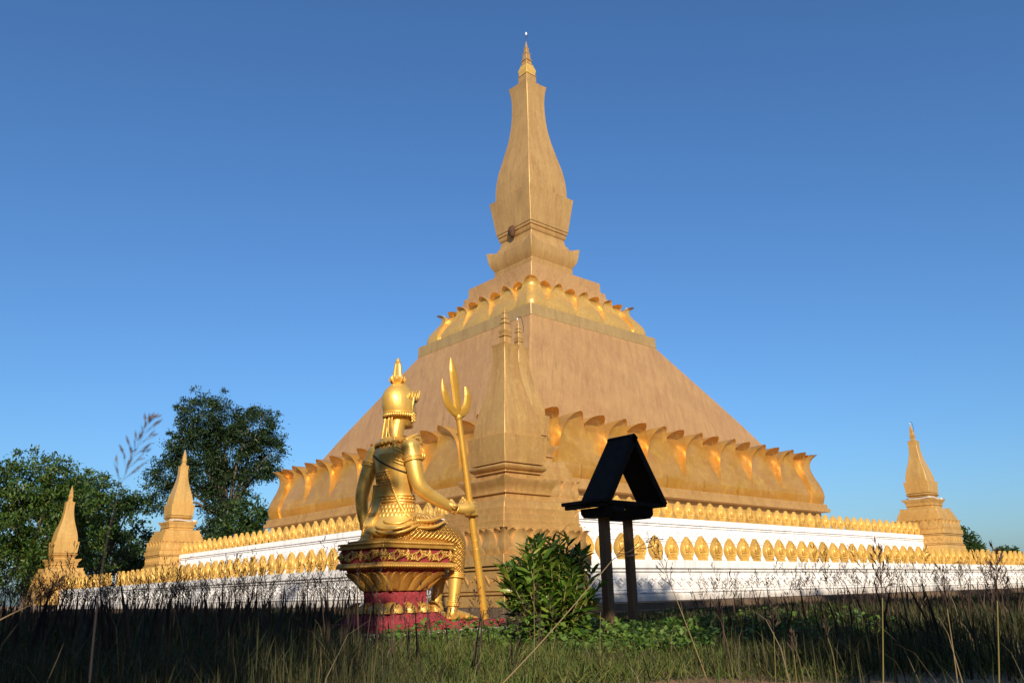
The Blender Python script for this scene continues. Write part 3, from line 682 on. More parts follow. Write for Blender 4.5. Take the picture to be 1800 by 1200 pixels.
for s_ in range(4):
    n = 3 if LEN[s_] > 0.6 else 2
    for i in range(2*n+1):
        a = -LEN[s_]+0.06+(2*LEN[s_]-0.12)*i/(2*n)
        o = obj('rosette' if i % 2 == 0 else 'scroll', ROS if i % 2 == 0 else SCR, None, throne)
        o.location = side_pt(s_, a, -0.045, 1.193); o.rotation_euler = (0, 0, [0, -math.pi/2, math.pi, math.pi/2][s_])
# lotus petals of the bowl and of the foot
for s_ in range(4):
    L = LEN[s_]; D_ = TB if s_ % 2 == 0 else TA
    prof = [(0.685, D_-0.27), (0.75, D_-0.215), (0.83, D_-0.15), (0.90, D_-0.085), (0.935, D_-0.045), (0.95, D_-0.02)]
    n = 4 if L > 0.6 else 3
    for k in range(2*n+1):
        fr = k % 2 == 1
        t = -1+2*k/(2*n); hw = (L-0.1)/n*(0.62 if fr else 0.55)
        me = petal_mesh('lotus_petal', prof, hw, t*(L-0.15)/(D_-0.02), 0.04, 0.05, -0.016 if fr else 0.02, nu=8, nv=10, lean=True, tipround=0.5, tippow=3.2, lip=0.02)
        me.transform(Matrix.Translation((TC[0], TC[1], 0)) @ Matrix.Rotation([0, -math.pi/2, math.pi, math.pi/2][s_], 4, 'Z'))
        obj('lotus_petal', me, M_TRIM, throne)
    for k in range(n+1):
        t = -1+2*k/n
        me = petal_mesh('foot_petal', [(0.36, D_-0.10), (0.42, D_-0.11), (0.48, D_-0.17), (0.52, D_-0.26)], (L-0.05)/n*0.62, t*(L-0.18)/(D_-0.10), 0.06, 0.06, 0.0, nu=8, nv=8, lean=False, tipround=0.5, tippow=2.2)
        me.transform(Matrix.Translation((TC[0], TC[1], 0)) @ Matrix.Rotation([0, -math.pi/2, math.pi, math.pi/2][s_], 4, 'Z'))
        obj('foot_petal', me, M_TRIM, throne)

# ------------------------------------------------------------------ the figure
fig = empty('guardian_statue', (O_ST[0], O_ST[1], 0.0), RZ); tag(fig, 'seated golden guardian statue with tall crown gripping a trident, seen from behind', 'statue')
TORSO = [(0.64, 1.40, 0.36, 0.42), (0.62, 1.6, 0.33, 0.42), (0.63, 1.8, 0.265, 0.365), (0.66, 2.0, 0.245, 0.335), (0.665, 2.13, 0.24, 0.32), (0.655, 2.35, 0.26, 0.35), (0.63, 2.6, 0.275, 0.395), (0.605, 2.78, 0.26, 0.42), (0.595, 2.90, 0.20, 0.40), (0.585, 2.98, 0.15, 0.28), (0.59, 3.05, 0.125, 0.16)]
def tor(z):
    zs = [r_[1] for r_ in TORSO]
    return tuple(float(np.interp(z, zs, [r_[i] for r_ in TORSO])) for i in (0, 2, 3))
def surf(th, z, off=0.0):
    c, a, b = tor(z); t = R(th); return (c+(a+off)*math.cos(t), 0.55+(b+off)*math.sin(t), z)
def ell(mb, rows, n=28):
    v = [(c+a*math.cos(2*math.pi*j/n), 0.55+b*math.sin(2*math.pi*j/n), z) for c, z, a, b in rows for j in range(n)]
    k = len(rows); fs = [(i*n+j, i*n+(j+1) % n, (i+1)*n+(j+1) % n, (i+1)*n+j) for i in range(k-1) for j in range(n)]
    fs += [tuple(range(n))[::-1], tuple((k-1)*n+j for j in range(n))]
    return mb.add(v, fs)
def dense(pts, rad, n=6):
    """smooth a path and its radii"""
    pts = np.array(pts, float); rad = np.array(rad, float); k = len(pts); t = np.arange(k); tt = np.linspace(0, k-1, (k-1)*n+1)
    def sm(y):
        yy = np.interp(tt, t, y); 
        for _ in range(n*2): yy[1:-1] = (yy[:-2]+2*yy[1:-1]+yy[2:])/4
        return yy
    return [tuple(p) for p in np.stack([sm(pts[:, i]) for i in range(3)], 1)], [float(r_) for r_ in sm(rad)]
B = MB(); ell(B, TORSO)
def limb(pts, rad, n=16):
    p, r_ = dense(pts, rad); B.tube(p, r_, n)
limb([(0.60, 0.55, 2.98), (0.61, 0.55, 3.12), (0.655, 0.55, 3.30), (0.68, 0.55, 3.45)], [0.145, 0.135, 0.135, 0.14])
# right arm
B.ball((0.59, 0.13, 2.86), (0.15, 0.15, 0.15), 16, 12)
limb([(0.59, 0.14, 2.88), (0.60, 0.08, 2.70), (0.62, 0.04, 2.45), (0.67, 0.0, 2.21), (0.88, -0.035, 2.10), (1.10, -0.075, 2.0), (1.34, -0.105, 1.915)], [0.142, 0.142, 0.130, 0.118, 0.11, 0.094, 0.072])
# right hand closed on the rod: palm, four fingers, thumb
limb([(1.30, -0.10, 1.925), (1.42, -0.125, 1.92), (1.54, -0.165, 1.925), (1.66, -0.19, 1.935)], [0.066, 0.085, 0.10, 0.085])
B.ball((1.57, -0.175, 1.93), (0.13, 0.065, 0.125), 14, 10)
for q, (dz, ln) in enumerate(((0.095, 0.97), (0.033, 1.0), (-0.03, 0.97), (-0.09, 0.88))):
    f0 = -0.18*dz
    limb([(1.62+f0, -0.20, 1.93+dz*0.9), (1.735+f0, -0.20, 1.93+dz), (1.80+f0, -0.13, 1.93+dz), (1.79+f0, -0.03*ln, 1.925+dz), (1.70+f0, 0.0, 1.92+dz), (1.65+f0, -0.02, 1.92+dz)], [0.034, 0.036, 0.034, 0.031, 0.028, 0.022], 10)
limb([(1.47, -0.10, 1.97), (1.56, -0.03, 2.01), (1.66, 0.01, 2.02), (1.76, 0.015, 1.99)], [0.05, 0.042, 0.034, 0.024], 10)
# left arm, hand flat on the seat
B.ball((0.57, 0.97, 2.86), (0.15, 0.15, 0.15), 16, 12)
limb([(0.57, 0.96, 2.88), (0.53, 1.03, 2.70), (0.47, 1.09, 2.45), (0.42, 1.13, 2.20), (0.43, 1.13, 1.98), (0.47, 1.11, 1.75), (0.50, 1.08, 1.60)], [0.142, 0.14, 0.126, 0.112, 0.10, 0.082, 0.066])
limb([(0.50, 1.08, 1.62), (0.53, 1.05, 1.52), (0.60, 1.02, 1.46)], [0.062, 0.075, 0.065])
for q in range(4): limb([(0.57, 0.96+0.042*q, 1.475), (0.67, 0.95+0.045*q, 1.455), (0.75+0.02*(q in (1, 2)), 0.945+0.048*q, 1.43)], [0.028, 0.026, 0.02], 8)
limb([(0.52, 0.98, 1.53), (0.58, 0.90, 1.48), (0.64, 0.88, 1.45)], [0.034, 0.028, 0.022], 8)
# legs
def foot(l):
    limb([(1.49, l, 0.285), (1.60, l, 0.31), (1.78, l, 0.285), (1.95, l, 0.262)], [0.066, 0.085, 0.07, 0.05])
    B.ball((1.90, l, 0.26), (0.13, 0.10, 0.045), 14, 8); B.ball((1.62, l, 0.255), (0.17, 0.08, 0.045), 14, 8)
    for q in range(5): limb([(1.95, l+0.078-0.039*q, 0.258), (2.06-0.012*q, l+0.082-0.041*q, 0.25), (2.15-0.02*q, l+0.082-0.041*q, 0.24)], [0.026, 0.024, 0.019], 8)
limb([(0.62, 0.32, 1.63), (0.95, 0.27, 1.62), (1.30, 0.22, 1.585), (1.58, 0.2, 1.52), (1.685, 0.2, 1.42), (1.69, 0.2, 1.20), (1.655, 0.2, 0.92), (1.615, 0.2, 0.62), (1.595, 0.2, 0.40), (1.56, 0.2, 0.30)], [0.27, 0.245, 0.20, 0.17, 0.150, 0.135, 0.122, 0.092, 0.082, 0.085], 18)
limb([(0.62, 0.80, 1.63), (1.0, 0.74, 1.64), (1.40, 0.68, 1.62), (1.70, 0.66, 1.58), (1.80, 0.66, 1.46), (1.78, 0.66, 1.20), (1.72, 0.66, 0.92), (1.66, 0.66, 0.62), (1.62, 0.66, 0.40), (1.58, 0.66, 0.30)], [0.27, 0.24, 0.195, 0.165, 0.15, 0.135, 0.122, 0.092, 0.082, 0.085], 18)
foot(0.2); foot(0.66)
# head and face
ell(B, [(0.83, 3.245, 0.06, 0.06), (0.79, 3.285, 0.145, 0.12), (0.755, 3.36, 0.21, 0.175), (0.73, 3.45, 0.255, 0.205), (0.71, 3.56, 0.285, 0.225), (0.70, 3.68, 0.29, 0.23), (0.69, 3.79, 0.27, 0.215), (0.685, 3.88, 0.22, 0.175), (0.68, 3.95, 0.14, 0.11), (0.68, 3.985, 0.05, 0.05)])
B.tube([(0.965, 0.55, 3.68), (1.0, 0.55, 3.60), (1.025, 0.55, 3.53), (0.985, 0.55, 3.50)], [0.022, 0.03, 0.042, 0.03], 8)
B.ball((0.975, 0.55, 3.435), (0.03, 0.07, 0.022), 10, 6); B.ball((0.965, 0.55, 3.40), (0.032, 0.06, 0.022), 10, 6); B.ball((0.925, 0.55, 3.305), (0.05, 0.07, 0.05), 10, 8)
for s_ in (-1, 1):
    B.ball((0.945, 0.55+s_*0.095, 3.60), (0.03, 0.055, 0.028), 10, 6)
    B.tube([(0.985, 0.55+s_*0.03, 3.665), (0.965, 0.55+s_*0.10, 3.69), (0.90, 0.55+s_*0.17, 3.66)], [0.012, 0.016, 0.01], 6)
    B.ball((0.70, 0.55+s_*0.235, 3.56), (0.06, 0.025, 0.11), 10, 8); B.ball((0.70, 0.55+s_*0.225, 3.45), (0.03, 0.022, 0.06), 8, 6)
raw = obj('raw_figure', B.mesh('raw_figure'))
md = raw.modifiers.new('remesh', 'REMESH'); md.mode = 'VOXEL'; md.voxel_size = 0.0125; md.use_smooth_shade = True
ms = raw.modifiers.new('smooth', 'SMOOTH'); ms.factor = 0.5; ms.iterations = 5
dg = bpy.context.evaluated_depsgraph_get(); dg.update()
bme = bpy.data.meshes.new_from_object(raw.evaluated_get(dg)); bpy.data.objects.remove(raw)
bme.name = 'body'; bme.materials.clear(); bme.materials.append(M_STATUE); bme.materials.append(M_SCALE)
co = np.empty(len(bme.polygons)*3); bme.polygons.foreach_get('center', co); co = co.reshape(-1, 3)
mi = ((co[:, 2] < 1.80) & (co[:, 2] > 0.86) & ((co[:, 1] < 0.93) | (co[:, 0] > 0.85)) & ~((co[:, 1] < 0.02) & (co[:, 2] > 1.7))).astype(np.int32)
bme.polygons.foreach_set('material_index', mi); smooth(bme)
obj('body', bme, None, fig)

# crown
cap = MB(); rows = []
n = 40
for z, k in ((3.455, 1.05), (3.50, 1.075), (3.60, 1.08), (3.70, 1.085), (3.79, 1.09), (3.87, 1.095), (3.93, 1.1), (3.975, 1.12), (4.0, 1.0)):
    hz = [(0.745, 3.45, 0.285, 0.235), (0.72, 3.56, 0.30, 0.24), (0.70, 3.68, 0.295, 0.235), (0.69, 3.79, 0.27, 0.215), (0.685, 3.88, 0.22, 0.175), (0.68, 3.95, 0.15, 0.12), (0.68, 4.0, 0.07, 0.06)]
    zs = [r_[1] for r_ in hz]; c, a, b = (float(np.interp(z, zs, [r_[i] for r_ in hz])) for i in (0, 2, 3))
    row = []
    for j in range(n):
        th = R(80 + 200*j/(n-1)); rib = 1+0.012*abs(math.sin(j*math.pi/2.5))
        row.append((c+a*k*rib*math.cos(th), 0.55+b*k*rib*math.sin(th), z))
    rows.append(row)
cap.add([p for r_ in rows for p in r_], [(i*n+j, i*n+j+1, (i+1)*n+j+1, (i+1)*n+j) for i in range(len(rows)-1) for j in range(n-1)])
top = [(0.745, 3.745, 0.29, 0.24), (0.715, 3.79, 0.28, 0.225), (0.69, 3.88, 0.235, 0.19), (0.68, 3.96, 0.155, 0.13), (0.68, 4.005, 0.06, 0.05)]
ell(cap, top)
crown = cap.build('crown_cap', M_STATUE, fig, True, R(50))
band = MB()
pth = [(0.735+0.305*math.cos(R(t)), 0.55+0.25*math.sin(R(t)), 3.475) for t in range(80, 281, 10)]
band.tube(pth, 0.02, 8)
for t in range(82, 280, 8): band.ball((0.735+0.30*math.cos(R(t)), 0.55+0.248*math.sin(R(t)), 3.435), (0.026, 0.026, 0.035), 8, 5)
for t in (82, 278):
    x, y = 0.735+0.29*math.cos(R(t)), 0.55+0.245*math.sin(R(t))
    band.tube([(x, y, 3.46), (x-0.005, y, 3.58), (x+0.02, y, 3.70), (x-0.01, y, 3.84)], [0.022, 0.018, 0.024, 0.014], 8)
band.build('head_band', M_STATUE, crown, True)
tk = MB(); tk.lathe([(0.085, 3.97), (0.10, 3.985), (0.085, 4.0), (0.105, 4.03), (0.118, 4.075), (0.10, 4.095), (0.085, 4.10)], (0.645, 0.55, 0), 24)
for q in range(8): tk.tube([(0.645+0.09*math.cos(q*math.pi/4), 0.55+0.09*math.sin(q*math.pi/4), 4.0), (0.645+0.125*math.cos(q*math.pi/4), 0.55+0.125*math.sin(q*math.pi/4), 4.05), (0.645+0.115*math.cos(q*math.pi/4), 0.55+0.115*math.sin(q*math.pi/4), 4.115)], [0.02, 0.028, 0.006], 6)
nn = 32; pr = [(0.082, 4.09), (0.075, 4.16), (0.062, 4.25), (0.048, 4.335)]
tk.add([(0.645+r_*(1+0.10*math.cos(8*2*math.pi*j/nn))*math.cos(2*math.pi*j/nn), 0.55+r_*(1+0.10*math.cos(8*2*math.pi*j/nn))*math.sin(2*math.pi*j/nn), z) for r_, z in pr for j in range(nn)], [(i*nn+j, i*nn+(j+1) % nn, (i+1)*nn+(j+1) % nn, (i+1)*nn+j) for i in range(3) for j in range(nn)])
tk.lathe([(0.045, 4.33), (0.053, 4.34), (0.045, 4.352), (0.05, 4.36), (0.04, 4.372), (0.036, 4.39), (0.02, 4.425), (0.004, 4.445)], (0.645, 0.55, 0), 20)
tk.build('topknot', M_STATUE, crown, True, R(50))
di = MB(); rows = []; m_ = 30
for kk, (off, zf) in enumerate(((0.0, 0.0), (0.012, 0.0), (0.022, 1.0), (0.01, 1.0))):
    for j in range(m_+1):
        t = R(-98+196*j/m_); e = max(0.0, math.cos(t)); zlo = 3.70; zhi = 3.765+0.16*e**2+0.012*abs(math.sin(6*t))
        z = zlo if zf == 0 else zhi; o_ = off + (0.03*e if zf else 0)
        rows.append((0.715+(0.29+o_)*math.cos(t), 0.55+(0.245+o_)*math.sin(t), z))
w_ = m_+1
di.add(rows, [(i*w_+j, i*w_+j+1, ((i+1) % 4)*w_+j+1, ((i+1) % 4)*w_+j) for i in range(4) for j in range(m_)])
for j in range(17):
    t = R(-96+192*j/16); e = max(0, math.cos(t)); di.tube([(0.715+(0.30)*math.cos(t), 0.55+0.255*math.sin(t), 3.715), (0.715+(0.31+0.012*e)*math.cos(t), 0.55+(0.265+0.012*e)*math.sin(t), 3.765), (0.715+(0.315+0.03*e)*math.cos(t), 0.55+(0.27+0.03*e)*math.sin(t), 3.79+0.15*e*e)], [0.012, 0.018, 0.005], 6)
di.build('diadem', M_STATUE, crown, True, R(50))
for s_ in (-1, 1):
    e = MB(); x, y = 0.79, 0.55+s_*0.245
    for q in range(9): e.ball((x+0.03*math.sin(q*2.1), y+s_*0.012, 3.46-0.016*q), (0.034-0.0015*q, 0.022, 0.026), 7, 5)
    e.build('ear_ornament', M_STATUE, fig, True)
# neck ribbons, collar, shoulder flames
rb = MB()
for a, b in ((0.50, 0.40), (0.60, 0.62)):
    p, r_ = dense([(0.50, a, 3.44), (0.46, a-0.02, 3.25), (0.44, b-0.03, 3.05), (0.415, b-0.08, 2.88), (0.40, b-0.10, 2.75)], [0.03, 0.045, 0.05, 0.045, 0.01])
    rb.tube(p, [(q, q*0.45) for q in r_], 8, up=(1, 0, 0))
    p, r_ = dense([(0.475, a+0.03, 3.42), (0.44, a+0.03, 3.22), (0.42, b+0.03, 3.0), (0.40, b+0.02, 2.86)], [0.012, 0.018, 0.018, 0.005]); rb.tube(p, r_, 6)
rb.build('neck_ribbons', M_STATUE, fig, True)
cl = MB()
ell(cl, [(0.60, 3.07, 0.15, 0.17), (0.59, 3.055, 0.19, 0.225), (0.585, 3.00, 0.225, 0.32), (0.585, 2.97, 0.24, 0.37), (0.585, 2.955, 0.20, 0.34)])
for t in range(0, 360, 15): cl.ball((0.585+0.235*math.cos(R(t)), 0.55+0.36*math.sin(R(t)), 2.96), (0.024, 0.024, 0.03), 6, 5)
cl.build('collar', M_STATUE, fig, True, R(50))
for s_ in (-1, 1):
    m = MB(); y = 0.55+s_*0.40
    p, r_ = dense([(0.50, y, 2.97), (0.62, y+s_*0.01, 3.03), (0.74, y+s_*0.02, 3.09), (0.80, y+s_*0.02, 3.07)], [0.05, 0.06, 0.045, 0.008]); m.tube(p, [(q, q*0.6) for q in r_], 8)
    p, r_ = dense([(0.60, y, 3.0), (0.72, y+s_*0.03, 3.04), (0.78, y+s_*0.03, 2.98)], [0.04, 0.04, 0.008]); m.tube(p, r_, 8)
    m.build('shoulder_flame', M_STATUE, fig, True)
def ring(c, nrm, r_, t, name, mat=M_STATUE, flame=None):
    nrm = Vector(nrm).normalized(); a = nrm.orthogonal().normalized(); b = nrm.cross(a); m = MB(); c = Vector(c)
    for off, tt in ((-0.028, t), (0.028, t), (0, t*0.8)):
        pts = [c+nrm*off+(a*math.cos(q*math.pi/12)+b*math.sin(q*math.pi/12))*(r_+0.006) for q in range(25)]
        m.tube(pts, tt, 8, cap=False)
    if flame is not None:
        d = Vector(flame).normalized(); base = c+d*(r_+0.01)
        m.tube([base-nrm*0.0, base+nrm*0.07+d*0.015, base+nrm*0.17], [(0.05, 0.02), (0.06, 0.025), (0.005, 0.005)], 8, up=d)
        m.tube([base+d*0.02, base+nrm*0.07+d*0.04, base+nrm*0.11+d*0.02], [0.02, 0.025, 0.006], 8)
    return m.build(name, mat, fig, True)
ring((0.603, 0.07, 2.66), (-0.05, 0.18, 1), 0.140, 0.017, 'armlet', flame=(0.7, -0.7, 0))
ring((0.525, 1.035, 2.68), (0.15, -0.2, 1), 0.138, 0.017, 'armlet', flame=(-0.2, 0.9, 0))
ring((1.33, -0.105, 1.92), (-0.93, 0.15, 0.34), 0.070, 0.015, 'bracelet', flame=(-0.2, -0.9, 0.1))
ring((0.485, 1.095, 1.69), (-0.1, 0.1, 1), 0.072, 0.014, 'bracelet')
for l in (0.2, 0.66):
    ring((1.655 if l < 0.5 else 1.72, l, 0.90), (0.12, 0, 1), 0.128, 0.018, 'trouser_cuff'); ring((1.60 if l < 0.5 else 1.63, l, 0.47), (0.08, 0, 1), 0.094, 0.018, 'anklet')
# sash, cord, chain, belt, hip cloth, folds
cord = MB(); cord.tube([surf(t, 2.80-0.36*math.sin(R((t-140)*0.62)) if t < 290 else 2.45, 0.014) for t in range(140, 312, 6)], 0.011, 6); cord.build('cord', M_DARKLINE, fig, True)
sash = MB()
for k0 in (0.0, 0.05, 0.19, 0.24):
    sash.tube([surf(t, 2.47+k0+0.0042*(290-t)*0.55 if t < 290 else 2.47+k0, 0.012) for t in range(215, 312, 6)], 0.011, 6)
for q in range(9):
    t0_ = 222+q*9; z0 = 2.545+0.0023*(290-t0_); sash.tube([surf(t0_, z0, 0.012), surf(t0_+4.5, z0+0.08, 0.014), surf(t0_+9, z0-0.01, 0.012)], 0.010, 5)
sash.build('sash_band', M_STATUE, fig, True)
strap = MB()
for zc in (2.50, 2.46, 2.34, 2.30): strap.tube([surf(t, zc, 0.012) for t in range(130, 205, 6)], 0.010, 6)
for q in range(7): strap.tube([surf(140+q*9, 2.35, 0.01), surf(144.5+q*9, 2.45, 0.014), surf(149+q*9, 2.35, 0.01)], 0.009, 5)
strap.build('chest_strap', M_STATUE, fig, True)
chain = MB()
for q in range(26):
    e = q/25; chain.ball(surf(196+62*e, 2.5-0.70*e-0.10*math.sin(math.pi*e), 0.02), (0.026, 0.026, 0.03), 7, 5)
for q in range(16):
    e = q/15; chain.ball(surf(258+42*e, 1.80-0.06*math.sin(math.pi*e)+0.05*e, 0.05), (0.022, 0.022, 0.026), 7, 5)
chain.build('bead_chain', M_STATUE, fig, True)
belt = MB()
for zc, tt in ((2.12, 0.020), (2.075, 0.014), (2.03, 0.020)): belt.tube([surf(t, zc, 0.012) for t in range(0, 361, 10)], tt, 8, cap=False)
for q in range(24): belt.ball(surf(q*15, 2.075, 0.018), (0.022, 0.022, 0.016), 6, 4)
belt.build('belt', M_STATUE, fig, True)
hip = MB()
for row, zc, ht in ((0, 1.99, 0.10), (1, 1.93, 0.12), (2, 1.87, 0.13)):
    for q in range(30):
        t = q*12+row*6; a_ = surf(t, zc, 0.006+row*0.004); b_ = surf(t, zc-ht*0.6, 0.012+row*0.005); c_ = surf(t, zc-ht, 0.010)
        hip.tube([a_, b_, c_], [(0.028, 0.012), (0.032, 0.013), (0.004, 0.004)], 6, up=(math.cos(R(t)), math.sin(R(t)), 0.01))
hip.build('hip_leaves', M_STATUE, fig, True)
fold = MB()
n = 60; rows = []
for k, (zz_, off) in enumerate(((1.84, 0.02), (1.76, 0.035), (1.68, 0.05), (1.61, 0.075), (1.57, 0.085), (1.555, 0.05), (1.58, 0.0))):
    for j in range(n):
        t = 360*j/n; wv = math.sin(R(t*7))*0.022*(k/4) ; zw = 0.06*math.sin(R(t*3.0+40))*(k/4)
        rows.append(surf(t, zz_+zw, off+wv))
fold.add(rows, [(i*n+j, (i+1)*n+j, (i+1)*n+(j+1) % n, i*n+(j+1) % n) for i in range(6) for j in range(n)])
for q, (t0_, t1_, za, zb_, o0) in enumerate(((185, 300, 1.64, 1.66, 0.075), (190, 296, 1.57, 1.60, 0.085), (200, 290, 1.72, 1.74, 0.055))):
    pts = [surf(t0_+(t1_-t0_)*i/14, za+(zb_-za)*i/14-0.06*math.sin(math.pi*i/14*1.5), o0+0.01) for i in range(15)]; fold.tube(pts, [0.006]+[0.024]*13+[0.006], 7)
p, r_ = dense([(0.70, 0.10, 1.72), (0.90, 0.03, 1.71), (1.08, 0.01, 1.76), (1.20, 0.0, 1.83)], [0.05, 0.075, 0.07, 0.012]); fold.tube(p, [(q*1.0, q*0.5) for q in r_], 10)
p, r_ = dense([(0.66, 0.10, 1.62), (0.90, 0.0, 1.60), (1.10, -0.01, 1.66), (1.24, -0.02, 1.75)], [0.04, 0.06, 0.055, 0.01]); fold.tube(p, [(q*1.0, q*0.5) for q in r_], 10)
fold.build('skirt_folds', M_STATUE, fig, True)
bs = MB()
def strip(y0, y1, pts, th):
    v = []; 
    for x, z in pts: v += [(x, y0, z), (x, y1, z), (x+th, y1, z), (x+th, y0, z)]
    k = len(pts); fs = [(i*4+j, i*4+(j+1) % 4, (i+1)*4+(j+1) % 4, (i+1)*4+j) for i in range(k-1) for j in range(4)] + [(0, 1, 2, 3), tuple((k-1)*4+j for j in (3, 2, 1, 0))]
    bs.add(v, fs)
strip(0.60, 0.84, [(0.44, 2.32), (0.43, 2.10), (0.36, 1.90), (0.29, 1.75), (0.25, 1.60), (0.22, 1.47), (0.15, 1.425), (0.14, 1.40)], 0.05)
strip(0.595, 0.615, [(0.425, 2.32), (0.415, 2.10), (0.345, 1.90), (0.275, 1.75), (0.235, 1.60), (0.205, 1.47), (0.135, 1.425)], 0.03)
strip(0.825, 0.845, [(0.425, 2.32), (0.415, 2.10), (0.345, 1.90), (0.275, 1.75), (0.235, 1.60), (0.205, 1.47), (0.135, 1.425)], 0.03)
for zc, xc in ((1.86, 0.335), (1.83, 0.322), (1.79, 0.305)): bs.tube([(xc, 0.60, zc), (xc, 0.84, zc)], 0.012, 6)
for q in range(9): bs.tube([(0.30, 0.61+0.027*q, 1.79), (0.255, 0.61+0.027*q, 1.70), (0.24, 0.61+0.027*q, 1.64)], [0.012, 0.016, 0.004], 6)
bs.build('back_sash', M_STATUE, fig, True, R(40))

# ------------------------------------------------------------------ trident
tri = empty('trident', O_ST, RZ); tag(tri, 'tall golden trident standing upright in the statue\'s right hand', 'trident')
RB, RT = Vector((2.014, -0.1, 0.222)), Vector((1.432, -0.1, 3.44))
rod = MB(); k = 14
rod.tube([RB.lerp(RT, i/k) for i in range(k+1)], [0.062-0.012*i/k for i in range(k+1)], 14)
for e in (0.03, 0.045): rod.tube([RB.lerp(RT, e-0.003), RB.lerp(RT, e), RB.lerp(RT, e+0.003)], [0.06, 0.07, 0.06], 14)
ax = (RT-RB).normalized(); sa = ax.cross(Vector((0, 1, 0))).normalized(); sb = ax.cross(sa)
rod.tube([RB.lerp(RT, 0.06+0.36*i/120)+(sa*math.cos(i*0.42)+sb*math.sin(i*0.42))*0.057 for i in range(121)], 0.006, 5)
rod.build('rod', M_ROD, tri, True, R(50))
cr = MB(); cr.tube([RT+ax*(-0.06), RT+ax*(-0.03), RT, RT+ax*0.03], [0.052, 0.064, 0.064, 0.05], 16); cr.build('collar', M_ROD, tri, True, R(50))
def tine(pts, rad):
    p, r_ = dense(pts, rad, 5); m = MB(); m.tube(p, [(q*0.55, q) for q in r_], 8, up=(1, 0, 0)); return m.build('tine', M_ROD, tri, True, R(40))
tine([(1.425, -0.1, 3.46), (1.40, -0.1, 3.62), (1.365, -0.1, 3.85), (1.325, -0.1, 4.08), (1.28, -0.1, 4.32), (1.255, -0.1, 4.435)], [0.065, 0.085, 0.085, 0.10, 0.06, 0.004])
tine([(1.425, -0.1, 3.47), (1.32, -0.1, 3.50), (1.20, -0.1, 3.60), (1.13, -0.1, 3.74), (1.09, -0.1, 3.90), (1.062, -0.1, 4.03)], [0.075, 0.08, 0.085, 0.075, 0.05, 0.004])
tine([(1.425, -0.1, 3.47), (1.53, -0.1, 3.51), (1.62, -0.1, 3.62), (1.655, -0.1, 3.76), (1.64, -0.1, 3.88), (1.604, -0.1, 3.985)], [0.075, 0.08, 0.085, 0.08, 0.07, 0.03])

# ------------------------------------------------------------------ roofed notice stand
y0 = -31.658
stand = empty('roofed_stand', (-28.34, y0+0.35, 0)); tag(stand, 'shade-blackened wooden gable-roofed stand on two dark posts beside the bush', 'notice stand')
SX, SY = -28.34, y0+0.35
def sbox(name, x0, x1, ya, yb, z0, z1, mat, bev=0.008):
    m = MB().box(x0-SX, x1-SX, ya-SY, yb-SY, z0, z1); o = m.build(name, mat, stand)
    md_ = o.modifiers.new('bevel', 'BEVEL'); md_.width = bev; md_.segments = 2; return o
def slope(x0, z0, x1, z1, t):
    d = Vector((x1-x0, 0, z1-z0)).normalized(); nrm = Vector((-d.z, 0, d.x)); 
    if nrm.z > 0: nrm = -nrm
    m = MB()
    a = Vector((x0-SX, 0, z0)); b = Vector((x1-SX, 0, z1)); v = []
    for yy in (y0-SY, y0+0.42-SY): v += [a+Vector((0, yy, 0)), b+Vector((0, yy, 0)), b+nrm*t+Vector((0, yy, 0)), a+nrm*t+Vector((0, yy, 0))]
    m.add(v, [(0, 1, 2, 3), (7, 6, 5, 4), (0, 4, 5, 1), (1, 5, 6, 2), (2, 6, 7, 3), (3, 7, 4, 0)]); o = m.build('roof_board', M_SHADEWOOD, stand)
    md_ = o.modifiers.new('bevel', 'BEVEL'); md_.width = 0.006; md_.segments = 2
    # trim strip along the near gable edge
    m = MB(); v = []
    for yy in (y0-0.03-SY, y0-0.003-SY): v += [a+Vector((0, yy, 0)), b+Vector((0, yy, 0)), b+nrm*(t+0.035)+Vector((0, yy, 0)), a+nrm*(t+0.035)+Vector((0, yy, 0))]
    m.add(v, [(0, 1, 2, 3), (7, 6, 5, 4), (0, 4, 5, 1), (1, 5, 6, 2), (2, 6, 7, 3), (3, 7, 4, 0)]); m.build('gable_trim', M_SHADEWOOD, stand)
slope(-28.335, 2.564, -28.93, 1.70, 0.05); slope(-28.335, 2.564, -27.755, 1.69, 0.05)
sbox('side_rail', -28.97, -28.87, y0-0.02, y0+0.74, 1.655, 1.70, M_SHADEWOOD); sbox('side_rail', -27.86, -27.76, y0-0.02, y0+0.62, 1.645, 1.69, M_SHADEWOOD)
sbox('side_rail', -28.95, -28.89, y0+0.02, y0+0.70, 1.605, 1.65, M_SHADEWOOD)
sbox('cross_rail', -28.865, -27.865, y0, y0+0.08, 1.635, 1.685, M_SHADEWOOD); sbox('cross_rail', -28.865, -27.865, y0+0.36, y0+0.44, 1.64, 1.69, M_SHADEWOOD)
def bearer(x0, x1, ya, yb, z0, z1):
    c = 0.05; prof = [(ya, z1), (ya, z0+c), (ya+c, z0), (yb-c, z0), (yb, z0+c), (yb, z1)]
    v = [(x0-SX, yy-SY, z) for yy, z in prof]+[(x1-SX, yy-SY, z) for yy, z in prof]; n = 6
    MB().add(v, [tuple(range(n)), tuple(range(2*n-1, n-1, -1))]+[(j, n+j, n+(j+1) % n, (j+1) % n) for j in range(n)]).build('bearer', M_SHADEWOOD, stand)
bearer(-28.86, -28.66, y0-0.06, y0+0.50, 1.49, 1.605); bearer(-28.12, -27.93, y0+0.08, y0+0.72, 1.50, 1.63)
sbox('post', -28.79, -28.68, y0+0.17, y0+0.28, 0.0, 1.495, M_POST, 0.01); sbox('post', -28.07, -27.97, y0+0.40, y0+0.50, 0.0, 1.505, M_POST, 0.01)

